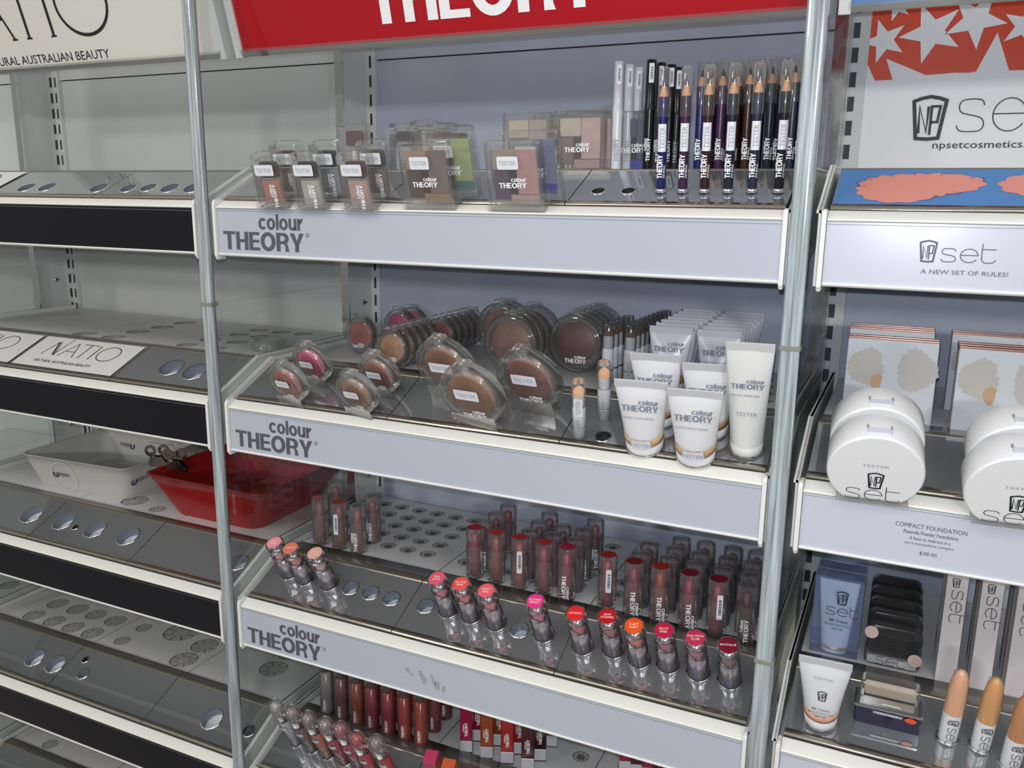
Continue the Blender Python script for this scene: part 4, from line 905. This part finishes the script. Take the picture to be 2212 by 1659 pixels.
# --- lip glosses, lowest shelf
def gloss_round(c):
    def f():
        t = thing('lip_gloss', '', 'lip gloss'); r = .0092; H = .0900
        b = MB(); b.lathe([(0, 0), (r*.95, 0), (r, .001), (r, .0600), (r*.8, .0612)], rgbmat(tuple(v*.72 for v in c), .22, tag='gloss'), None, 20); b.lathe([(r*1.03, .0), (r*1.03, .0610)], CLR, None, 20); b.build('bottle', t)  # filling colour darkened to stand in for dim light on the lowest shelf
        b = MB(); b.lathe([(r*.85, .0612), (r*1.0, .0620), (r*1.0, H-.003), (r*.8, H), (0, H)], CLRM, None, 20); b.build('cap', t)
        b = MB(); heavy(b, 'THEORY', .0060, -.0018, .0170, .0036, WINK, FRONT @ T(0, 0, r*1.03+.0004) @ RZ(90)); b.build('lettering', t)
        return t
    return f
GC_ = [((708, 1541), (.34, .33, .34), 'colourless'), ((740, 1555), (.22, .07, .06), 'brownish'), ((773, 1566), (.36, .06, .03), 'rust'), ((805, 1576), (.30, .01, .03), 'crimson'), ((840, 1587), (.38, .006, .02), 'cherry'), ((875, 1598), (.40, .012, .012), 'red'), ((910, 1609), (.42, .03, .008), 'orange-red'), ((938, 1580), (.26, .02, .01), 'dark orange'), ((962, 1553), (.18, .008, .012), 'wine')]
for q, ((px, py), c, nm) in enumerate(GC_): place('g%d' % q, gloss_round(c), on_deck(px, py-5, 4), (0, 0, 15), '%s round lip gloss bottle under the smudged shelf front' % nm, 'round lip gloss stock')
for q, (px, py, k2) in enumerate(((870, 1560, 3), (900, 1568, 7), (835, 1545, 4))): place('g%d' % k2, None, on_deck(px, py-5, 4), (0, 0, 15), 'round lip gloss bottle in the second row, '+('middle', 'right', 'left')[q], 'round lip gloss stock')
def gloss_square(c):
    def f():
        t = thing('lip_gloss', '', 'lip gloss'); a = .0078
        b = MB(); b.box(-a, a, -a, a, .0165, .0600, rgbmat(tuple(v*.75 for v in c), .2, tag='gloss'), bev=.0012); b.build('cap', t)  # colour multiplied down, the lowest shelf's dimness painted in
        b = MB(); b.box(-a, a, -a, a, .0012, .0162, rgbmat((.50, .50, .56), .3, tag='glossbase'), bev=.001); b.box(-a*1.04, a*1.04, -a*1.04, a*1.04, 0, .0012, CLRD); b.build('base', t)
        b = MB(); heavy(b, 'THEORY', .0230, -.0024, .0190, .0040, WINK, FRONT @ T(0, 0, a+.0004) @ RZ(90)); heavy(b, 'colour', .0290, .0024, .0110, .0020, WINK, FRONT @ T(0, 0, a+.0004) @ RZ(90)); b.build('lettering', t)
        return t
    return f
for q, ((px, py), c, nm) in enumerate([((1008, 1624), (.34, .015, .07), 'raspberry'), ((1052, 1637), (.34, .06, .015), 'rust brown'), ((1096, 1648), (.44, .012, .012), 'bright red'), ((1140, 1662), (.07, .004, .012), 'aubergine'),
                                      ((1034, 1600), (.26, .01, .04), 'dark raspberry, second row'), ((1080, 1610), (.24, .05, .02), 'brown, second row'), ((1122, 1628), (.28, .02, .02), 'dull red, second row'), ((1166, 1642), (.04, .008, .012), 'near-black, second row'), ((1190, 1612), (.10, .05, .06), 'greyish, last row')]):
    place('s%d' % q, gloss_square(c), on_deck(px, py-6, 4), (0, 0, 22), 'square lip gloss with white foot, '+nm, 'square lip gloss stock')
for q in range(6):
    place('s%d' % (3 if q % 2 else 0), None, on_deck(1350+q*24, 1662+q*7, 4), (0, 0, 22), 'dark square lip gloss at the bottom picture edge, %s from the left' % ORD[q], 'square lip gloss stock')
def gloss_tester(c, capc):
    def f():
        t = thing('lip_gloss', '', 'lip gloss'); r = .0088; H = .0900
        b = MB(); b.lathe([(0, -.004), (r*.8, -.004), (r*.8, .0480), (r*.6, .050)], rgbmat(c, .15, tag='glosst'), None, 18); b.build('gloss_filling', t)
        b = MB(); b.lathe([(r, -.006), (r, .0500), (r*.9, .0508), (r*.9, .0590), (r*1.05, .0600), (r*1.05, .0800), (r*.98, .0855), (r*.65, .0892), (0, H)], CLR, None, 22); b.lathe([(r*.80, .0605), (r*.82, .0790), (r*.6, .0845), (0, .086)], clear('gloss_wand_%d' % int(capc[0]*99), tuple(min(1, v+.35) for v in capc), 1.2, .1, .35, capc), None, 14); b.build('clear_cap', t)
        b = MB(); b.lathe([(r*1.02, 0), (r*1.14, .0006), (r*1.18, .0016), (r*1.1, .002)], CHROME, None, 22); b.build('holder_ring', t)
        b = MB(); nn = 6; rt = r+.0004; pts = [(rt*math.sin(R(-42+84*i/nn)), -rt*math.cos(R(-42+84*i/nn))) for i in range(nn+1)]; b.loft([[(x, y, z) for x, y in pts] for z in (.0400, .0455)], rgbmat((.50, .52, .58), .3, tag='foil'), None, False); b.build('shade_sticker', t)
        return t
    return f
GT = [((590, 1512), (.40, .40, .48), (.55, .55, .58), 'clear'), ((625, 1525), (.18, .08, .10), (.5, .4, .42), 'mauve brown'), ((660, 1538), (.42, .12, .06), (.45, .38, .34), 'rust'), ((697, 1551), (.32, .015, .05), (.5, .36, .38), 'crimson'), ((730, 1560), (.40, .02, .10), (.6, .22, .28), 'pink'), ((765, 1582), (.42, .02, .03), (.7, .12, .12), 'red'), ((808, 1590), (.45, .01, .01), (.48, .38, .38), 'bright red')]
for q, ((px, py), c, cc, nm) in enumerate(GT):
    p = tester_base(px, py+4, 4, .09, TILT); place('gt%d' % q, gloss_tester(c, cc), p, (TILT, 0, 0), 'leaning %s lip gloss tester with rounded clear cap' % nm, 'lip gloss testers')
for q, ((px, py), c, nm) in enumerate([((922, 1631), (.62, .06, .15), 'pink'), ((960, 1650), (.72, .14, .06), 'orange')]):
    p = tester_base(px, py, 4, .060, TILT); t = place('st%d' % q, gloss_square(c), p, (TILT, 0, 10), 'leaning square lip gloss tester with %s cap, bottom edge' % nm, 'square gloss testers')

# ------------------------------------------------------------------ right bay: white compacts
def white_compact():
    t = thing('powder_compact', '', 'powder compact'); r = .0358; d = .0290; flat = .010
    def prof(n=40):
        out = []
        a0 = math.asin((flat-r)/r) if False else R(-52)
        for i in range(n+1): 
            a = a0+(math.pi-2*a0)*i/n; out.append((r*math.cos(a), r+r*math.sin(a)-(r+r*math.sin(a0))))
        return out
    P_ = prof(); c = (0, r*.9)
    b = MB(); loops = []
    for z, k in ((0, .985), (.001, 1), (d-.0022, 1), (d-.0008, .985), (d, .955)):
        loops.append([(c[0]+(x-c[0])*k, -z, c[1]+(y-c[1])*k) for x, y in P_])
    b.loft([l[::-1] for l in loops], PWHITE); b.build('shell', t)
    b = MB(); ztop = max(y for _, y in P_)
    b.box(-.0085, .0085, -d*.82, -d*.60, ztop-.0012, ztop+.0006, principled('latch_lilac', (.62, .62, .74), .3), bev=.0008)
    for sx in (-1, 1): b.box(sx*.0085-.0006, sx*.0085+.0006, -d*.60, -d*.48, ztop-.002, ztop+.0003, principled('latch_grey', (.30, .29, .30), .4))
    b.build('latch', t)
    b = MB(); M = FRONT @ T(0, 0, d+.0004); shield(b, .0010, .0210, .0155, INKB, M); word_set(b, -.0200, .0006, .0108, .0006, INKB, M, 1.3); b.text('TESTER', -.0100, .0345, .0200, .0024, INKS, M, .01); b.build('lettering', t)
    return t
WC = [((1882, 1042), 'front left'), ((1884, 990), 'behind the front left one'), ((2175, 1090), 'front, at the right picture edge'), ((2178, 1035), 'behind, at the right picture edge')]
for q, ((px, py), nm) in enumerate(WC):
    p = on_tray(px, py, 2); p.y += .004 if q % 2 == 0 else .0095
    p.z = tray_z(p.y, 2)+.0015
    place('wc', white_compact, p, (23, 0, 4), 'white round compact with a crest, '+nm, 'white compacts')
    st = thing('acrylic_stand', 'clear stand under the white compact, '+nm, 'stand', p, (23, 0, 4), 'clear stands on the right bay')
    b = MB(); b.box(-.0270, .0270, -.0315, -.0302, -.0012, .0035, CLR, bev=.0004); b.box(-.0270, .0270, -.0315, .001, -.0014, -.0004, CLR); b.build('clear_tray', st)
def boxed_palette():
    t = thing('boxed_palette', '', 'palette'); w_, h_, d_ = .0760, .0740, .0110
    b = MB(); b.box(-w_/2, w_/2, -d_, 0, 0, h_-.0004, rgbmat((.60, .63, .68), .35, tag='card'), bev=.0008); b.build('carton', t)
    b = MB(); b.box(-w_/2-.0002, w_/2+.0002, -d_+.0006, -.0004, h_-.0030, h_+.0014, ROSE, bev=.0005); b.build('foil_edge', t)
    b = MB(); rr = random.Random(2)
    for cx, cy, rx, ry, mt in ((-.0205, .0480, .0155, .0175, rgbmat((.50, .47, .43), .4, tag='print')), (.0215, .0480, .0160, .0190, rgbmat((.50, .47, .45), .4, tag='print')), (-.0110, .0350, .0048, .0080, rgbmat((.52, .33, .18), .4, tag='print'))):
        n = 40; kk = [1+(.05 if i % 2 else -.05)+.09*math.sin(3*i/n*6.28+cx*90)+rr.uniform(-.06, .06) for i in range(n)]; pts = [(cx+rx*kk[i]*math.cos(2*math.pi*i/n), cy+ry*kk[i]*math.sin(2*math.pi*i/n)) for i in range(n)]
        b.add([(cx, cy, 0)]+[(x, y, 0) for x, y in pts], [(0, 1+i, 1+(i+1) % n) for i in range(n)], mt, FRONT @ T(0, 0, d_+.0004+(0 if rx > .01 else .0003)))
    b.build('printed_front', t); return t
for st, (x0, ys) in enumerate(((.7150, (.132, .145, .195, .209, .223)), (.8060, (.118, .131, .144, .205, .219)))):
    for q, y in enumerate(ys):
        place('bp', boxed_palette, (x0-(.003 if y > .18 else 0), y, SH[2]+DZ), (-3, 0, 0), 'flat boxed palette with beige blots and rose foil edge, %s in the %s pile' % (('front', 'second', 'third', 'fourth', 'back')[q], ('left', 'right')[st]), 'boxed palettes')

# right bay: creams, concealers, dark compacts
place('bbt', squeeze(.0780, .0440, .0145, (.70, .71, .76), (.70, .38, .26), INKB, 'SPF', False), on_tray(1772, 1553, 3), (20, 0, 2), 'white cream tube tester with a crest, standing cap down', 'cream testers')
t = PROTO['bbt']
for ch in list(t.children):
    if ch.name.startswith('lettering'): bpy.data.objects.remove(ch)
b = MB(); M = T(0, -.0120, .0270) @ RX(-10) @ FRONT
shield(b, 0, .0150, .0100, INKB, M); b.text('TESTER', -.0085, .0330, .0170, .0022, INKS, M @ T(0, 0, -.0040) if False else T(0, -.0072, .0600) @ RX(-10) @ FRONT @ T(0, -.033, 0), .01)
b.text('BB Cream', -.0075, .0015, .0150, .0026, INKB, M @ T(0, 0, .0030), .015); b.text('Broad Spectrum', -.0100, -.0020, .0200, .0025, INKB, M @ T(0, 0, .0035)); b.text('SPF 20', -.0045, -.0055, .0090, .0022, INKB, M @ T(0, 0, .004)); b.build('lettering', t)
def cream_carton():
    t = thing('cream_carton', '', 'carton'); w_, h_, d_ = .0450, .0820, .0180
    b = MB(); b.box(-w_/2, w_/2, -d_, 0, 0, h_, clear('blue_clear', (.82, .87, .97), 1.1, .05, .16, (.42, .50, .76)), bev=.001); b.build('clear_box', t)
    b = MB(); loops = []; n = 20
    for k in range(8):
        u = k/7; a = .0120+.0070*u; c = .0078*(1-u)**.7+.0008; loops.append([(a*math.cos(2*math.pi*i/n), -d_/2+c*math.sin(2*math.pi*i/n), .002+.074*u) for i in range(n)])
    b.loft(loops, rgbmat((.74, .77, .88), .3, tag='tube')); b.build('tube_inside', t)
    b = MB(); b.lathe([(.0124, .0055), (.0128, .0055), (.0130, .0085), (.0126, .0085)], rgbmat((.62, .42, .24), .4, tag='band'), T(0, -d_/2, 0) @ Matrix.Diagonal((1, .72, 1, 1)), 20); b.build('shade_band', t)
    b = MB(); M = FRONT @ T(0, 0, d_+.0004); shield(b, .004, .0620, .0135, INKB, M); word_set(b, -.0100, .0430, .0080, .0006, INKB, M, 1.3); b.text('BB Cream', -.0060, .0360, .0170, .0030, INKB, M, .015); b.text('Broad Spectrum', -.0095, .0315, .0230, .0028, INKB, M); b.text('SPF 20', -.0030, .0275, .0100, .0024, INKB, M)
    b.build('lettering', t); return t
for q, y in enumerate((.140, .162, .184)): place('crt', cream_carton, (.6905, y, SH[3]+DZ), (0, 0, 0), 'blue-tinted clear carton with a white cream tube, '+('front', 'second', 'back')[q], 'cream cartons')
def dark_compact(front):
    def f():
        t = thing('dark_compact', '', 'powder compact'); w_, h_, d_ = .0500, .0400, .0135
        body = principled('smoky_black', (.035, .033, .032), .15, coat=.5)
        b = MB(); pts = rrect(-w_/2, w_/2, 0, h_, .006, 4); pts = [(x, y+(.0035*(1-(2*x/w_)**2) if y > h_/2 else 0)) for x, y in pts]
        b.slab(pts, 0, d_, CLRD if front else body, FRONT, ch=.0016); b.build('case', t)
        b = MB(); b.slab(rrect(-w_/2+.004, w_/2-.004, .005 if not front else .010, h_-.004, .003), .002, d_-.003, body, FRONT, ch=.0006); b.build('black_insert', t)
        if front:
            b = MB(); b.slab(rrect(-w_/2+.003, w_/2-.003, .001, .0085, .001), .003, d_-.002, PWHITE, FRONT); word_set(b, -.0140, .0020, .0070, .0005, INKB, FRONT @ T(0, 0, d_+.0004), 1.3); shield(b, .002, .0200, .0105, INKB, FRONT @ T(0, 0, d_+.0004))
            for cx, cy, r in ((-.020, .032, .0062), (.020, .012, .0062)): b.disc(r, 0, rgbmat((.66, .48, .44), .4, tag='print'), FRONT @ T(cx, cy, d_+.0003), 18)
            b.build('white_card', t)
        return t
    return f
for q in range(5):
    place('dc%d' % (q > 0), dark_compact(q == 0), (.7435, .132+.0285*q, SH[3]+DZ), (-6, 0, 0), 'smoky black powder compact, '+('front one with white card and crest', 'second of the row', 'third of the row', 'fourth of the row', 'last of the row')[q], 'smoky black compacts')
def slim_carton():
    t = thing('concealer_carton', '', 'carton'); w_, h_, d_ = .0175, .1100, .0175
    b = MB(); b.box(-w_/2, w_/2, -d_, 0, 0, h_, principled('marbled_card', (.62, .58, .60), .35, noise=(26, .14, (1, 1, .6))), bev=.0006); b.build('carton', t)
    b = MB(); b.box(-w_/2-.0002, w_/2+.0002, -d_-.0001, .0002, h_-.0015, h_+.0002, ROSE); b.build('foil_edge', t)
    b = MB(); M = FRONT @ T(0, 0, d_+.0004); shield(b, -.0010, h_-.0090, .0085, INKB, M @ T(0, 0, 0)); word_set(b, -.0240+.001, 0, .0090, .0006, INKB, M @ T(.0065-.0100, h_-.0390, 0) @ RZ(-90) @ T(0, 0, 0), 1.25); b.text('Conc', .0000, .0035, .0100, .0028, INKB, M @ T(.0030, .016, 0) @ RZ(-90), .015); b.build('lettering', t); return t
for q, (px, nm) in enumerate(((2035, 'left'), (2110, 'middle'), (2170, 'right'))):
    p = on_deck(px, (1503, 1512, 1528)[q], 3)
    for r_ in range(3): place('sc', slim_carton, (.7905+.0285*q, .1335+.021*r_, SH[3]+DZ), (0, 0, 0), 'tall narrow marbled carton, %s column, %s' % (nm, ('front', 'second', 'third')[r_]), 'marbled concealer cartons')
def conceal_wand(c):
    def f():
        t = thing('concealer_wand', '', 'concealer'); r = .0078
        b = MB(); b.lathe([(0, -.004), (r*.9, -.004), (r*.98, .002), (r, .0330), (r*1.0, .0335)], rgbmat((.74, .75, .80), .2, tag='tube'), None, 20); b.lathe([(r*1.04, 0), (r*1.18, .0006), (r*1.22, .0018), (r*1.1, .0022)], CHROME, None, 20); b.build('barrel', t)
        b = MB(); b.lathe([(r*1.02, .0335), (r*1.0, .0480), (r*.93, .0620), (r*.78, .0720), (r*.5, .0775), (r*.2, .0796), (0, .0800)], rgbmat(c, .15, tag='capc', coat=.5), None, 20); b.build('cap', t)
        b = MB(); M = FRONT @ T(0, 0, r+.0005) @ RZ(-90); shield(b, -.0270, 0, .0080, INKB, M @ T(0, 0, 0) @ T(-.0270, 0, 0) @ RZ(90) @ T(.0270, 0, 0) if False else M); word_set(b, -.0210, -.0030, .0060, .0005, INKB, M, 1.2); b.build('lettering', t)
        return t
    return f
for q, ((px, py), c, nm) in enumerate([((2071, 1446), (.66, .36, .23), 'light beige'), ((2146, 1463), (.58, .30, .13), 'tan'), ((2214, 1500), (.48, .22, .10), 'brown')]):
    p = tester_base(px, py, 3, .080, 15); place('cw%d' % q, conceal_wand(c), p, (15, 0, 8), 'white concealer wand with %s rounded cap' % nm, 'concealer wands')
def mirror_powder():
    t = thing('pressed_powder', 'silver-edged pressed powder tester in an open clear case with orange dot', 'powder compact', on_tray(1915, 1555, 3), (20, 0, 0)); w_ = .0540
    t.location.y += .008
    b = MB(); b.slab(rrect(-w_/2, w_/2, -.0005, .0260, .004), 0, .0160, principled('violet_mirror', (.16, .14, .24), .08, 1.0), FRONT, ch=.0012); b.build('mirror_front', t)
    b = MB(); b.slab(rrect(-w_/2-.0008, w_/2+.0008, .0240, .0275, .0012), -.001, .0170, CHROME, FRONT, ch=.0006); b.box(-.006, .010, -.0120, -.008, .0272, .0285, CHROME, bev=.0005); b.build('silver_rim', t)
    b = MB(); b.slab(rrect(-w_/2+.003, w_/2-.003, .0270, .0440, .0035), -.006, .0070, CLR, FRONT, ch=.001); b.build('clear_lid', t)
    b = MB(); b.slab(rrect(-w_/2+.006, w_/2-.006, .0290, .0390, .002), -.002, .0050, rgbmat((.62, .52, .43), .6, tag='powder'), FRONT, ch=.0005); b.build('powder_pan', t)
    b = MB(); M = FRONT @ T(0, 0, .0165); b.poly(rrect(-.0120, .0120, .0185, .0220, .0012), rgbmat((.34, .36, .46), .4, tag='plate'), M); b.text('TESTER', -.0095, .0192, .0190, .0022, WINK, M @ T(0, 0, .0003), .01); shield(b, .0010, .0125, .0080, INKB, M); b.build('lettering', t)
    b = MB(); b.disc(.0048, 0, rgbmat((.85, .10, .02), .5, tag='dot'), FRONT @ T(.0185, .0195, .0168), 18, sy=.7); b.build('orange_dot', t)
mirror_powder()

# ------------------------------------------------------------------ left bay: tubs and clips
def tub(name, label, loc, rz, rim, base, H, mat, th=.0018, r=.02):
    t = thing(name, label, 'tub', loc, (0, 0, rz)); b = MB()
    def ring(w_, d_, z, rr): return [(x, y, z) for x, y in rrect(-w_/2, w_/2, -d_/2, d_/2, rr, 5)]
    lo = [ring(base[0], base[1], 0, r), ring(base[0]+.003, base[1]+.003, .003, r)]
    for u in (.25, .5, .75, 1): lo.append(ring(base[0]+(rim[0]-base[0])*u, base[1]+(rim[1]-base[1])*u, H*u, r*(1-.35*u)))
    lo.append(ring(rim[0]+.003, rim[1]+.003, H+.0004, r*.66)); lo.append(ring(rim[0]+.003, rim[1]+.003, H+.0015, r*.66))
    for u in (1, .75, .5, .25, .06): lo.append(ring(base[0]+(rim[0]-base[0])*u-2*th, base[1]+(rim[1]-base[1])*u-2*th, H*u+.001, r*(1-.35*u)))
    b.loft(lo, mat); b.build('tub_shell', t); return t
redp = principled('tub_red', (.32, .008, .007), .22)
tub('plastic_tub', 'red plastic tub on the left bay shelf, behind the glass', (-.1130, .1930, SH[3]+DZ), 0, (.205, .190), (.150, .148), .060, redp)
wt = tub('plastic_tub', 'frosted white plastic tub with small blue logos', (-.3780, .1880, SH[3]+DZ), 4, (.205, .165), (.178, .140), .052, clear('frosted_white', (.80, .80, .78), .4, .3, .78, (.66, .66, .62)))
def aspen(b, M, s, flip=False):
    navy = rgbmat((.02, .04, .14), .5, tag='print'); F_ = Matrix.Diagonal((-1 if flip else 1, 1, 1, 1)); MM = M @ F_
    b.ribbon([(-s*.55+s*.5*math.cos(R(a)), s*.42*math.sin(R(a))+.0) for a in range(120, 430, 20)], s*.28, navy, MM); b.disc(s*.13, 0, rgbmat((.45, .08, .04), .5, tag='print'), MM @ T(-s*.55, 0, 0), 12)
    b.text('aspen', s*.15, -s*.42, s*2.4, s*.9, navy, MM, .0); 
b = MB(); lean = math.degrees(math.atan2(.0125, .052))
MF = T(0, -.0778, .026) @ RX(lean) @ FRONT @ T(0, 0, .0006)
aspen(b, MF @ T(-.034, .001, 0), .0088); b.ribbon(circ(-.023, -.001, .0240, 30), .0012, WHITE, MF @ T(0, 0, .0001), True)
MR = T(.0972, 0, .026) @ RZ(90) @ RX(lean) @ FRONT @ T(0, 0, .0006); aspen(b, MR @ T(-.058, .002, 0), .0095)
MBk = T(-.045, .0745, .028) @ RX(-lean) @ FRONT @ T(0, 0, .0006); aspen(b, MBk @ T(0, 0, 0), .0085, True)
MBk = T(.03, .0745, .028) @ RX(-lean) @ FRONT @ T(0, 0, .0006); b.text('absolute aesthetics'[::1], -.015, .010, .05, .004, INKS, MBk @ Matrix.Diagonal((-1, 1, 1, 1)))
b.build('printed_logo', wt)
def clip():
    t = thing('bulldog_clip', '', 'clip'); mt = principled('aged_nickel', (.30, .25, .22), .25, 1.0)
    b = MB(); b.slab([(-.0135, 0), (.0135, 0), (.0135, .0022), (.0050, .0100), (-.0050, .0100), (-.0135, .0022)], -.0008, .0008, mt, FRONT @ T(0, 0, .0032)); b.slab([(-.0135, 0), (.0135, 0), (.0135, .0022), (.0050, .0100), (-.0050, .0100), (-.0135, .0022)], -.0008, .0008, mt, FRONT @ T(0, 0, -.0032)); b.lathe([(.0022, -.0140), (.0022, .0140)], mt, RY(90), 10)
    b.build('jaw', t)
    for sx in (-1, 1):
        b = MB(); b.lathe([(.0034, 0), (.0060, -.0004), (.0068, .0001), (.0068, .0008), (.0034, .0010), (.0034, 0)], mt, T(sx*.0070, sx*.002, .0170) @ RX(90), 18, False); b.box(-.0028, .0028, -.0006, .0006, -.0075, .0, mt, T(sx*.0050, sx*.002, .0150)); b.build('lever', t)
    return t
for q, (x, y, z, rz) in enumerate(((-.2650, .168, .052, 20), (-.2020, .142, .062, 12))):
    o = place('clip', clip, (x, y, SH[3]+DZ+z-.006), (0, 0, rz), 'metal bulldog clip on the rim of the %s tub' % ('white', 'red')[q], 'bulldog clips'); o.scale = (1.3, 1.3, 1.3)
t = thing('acrylic_ring', 'small clear acrylic cup on the left shelf behind the glass', 'stand', on_deck(585, 755, 2)); b = MB(); b.lathe([(.0230, 0), (.0235, .014), (.0222, .014), (.0218, .001), (0, .001)], CLR, None, 28); b.build('clear_cup', t)
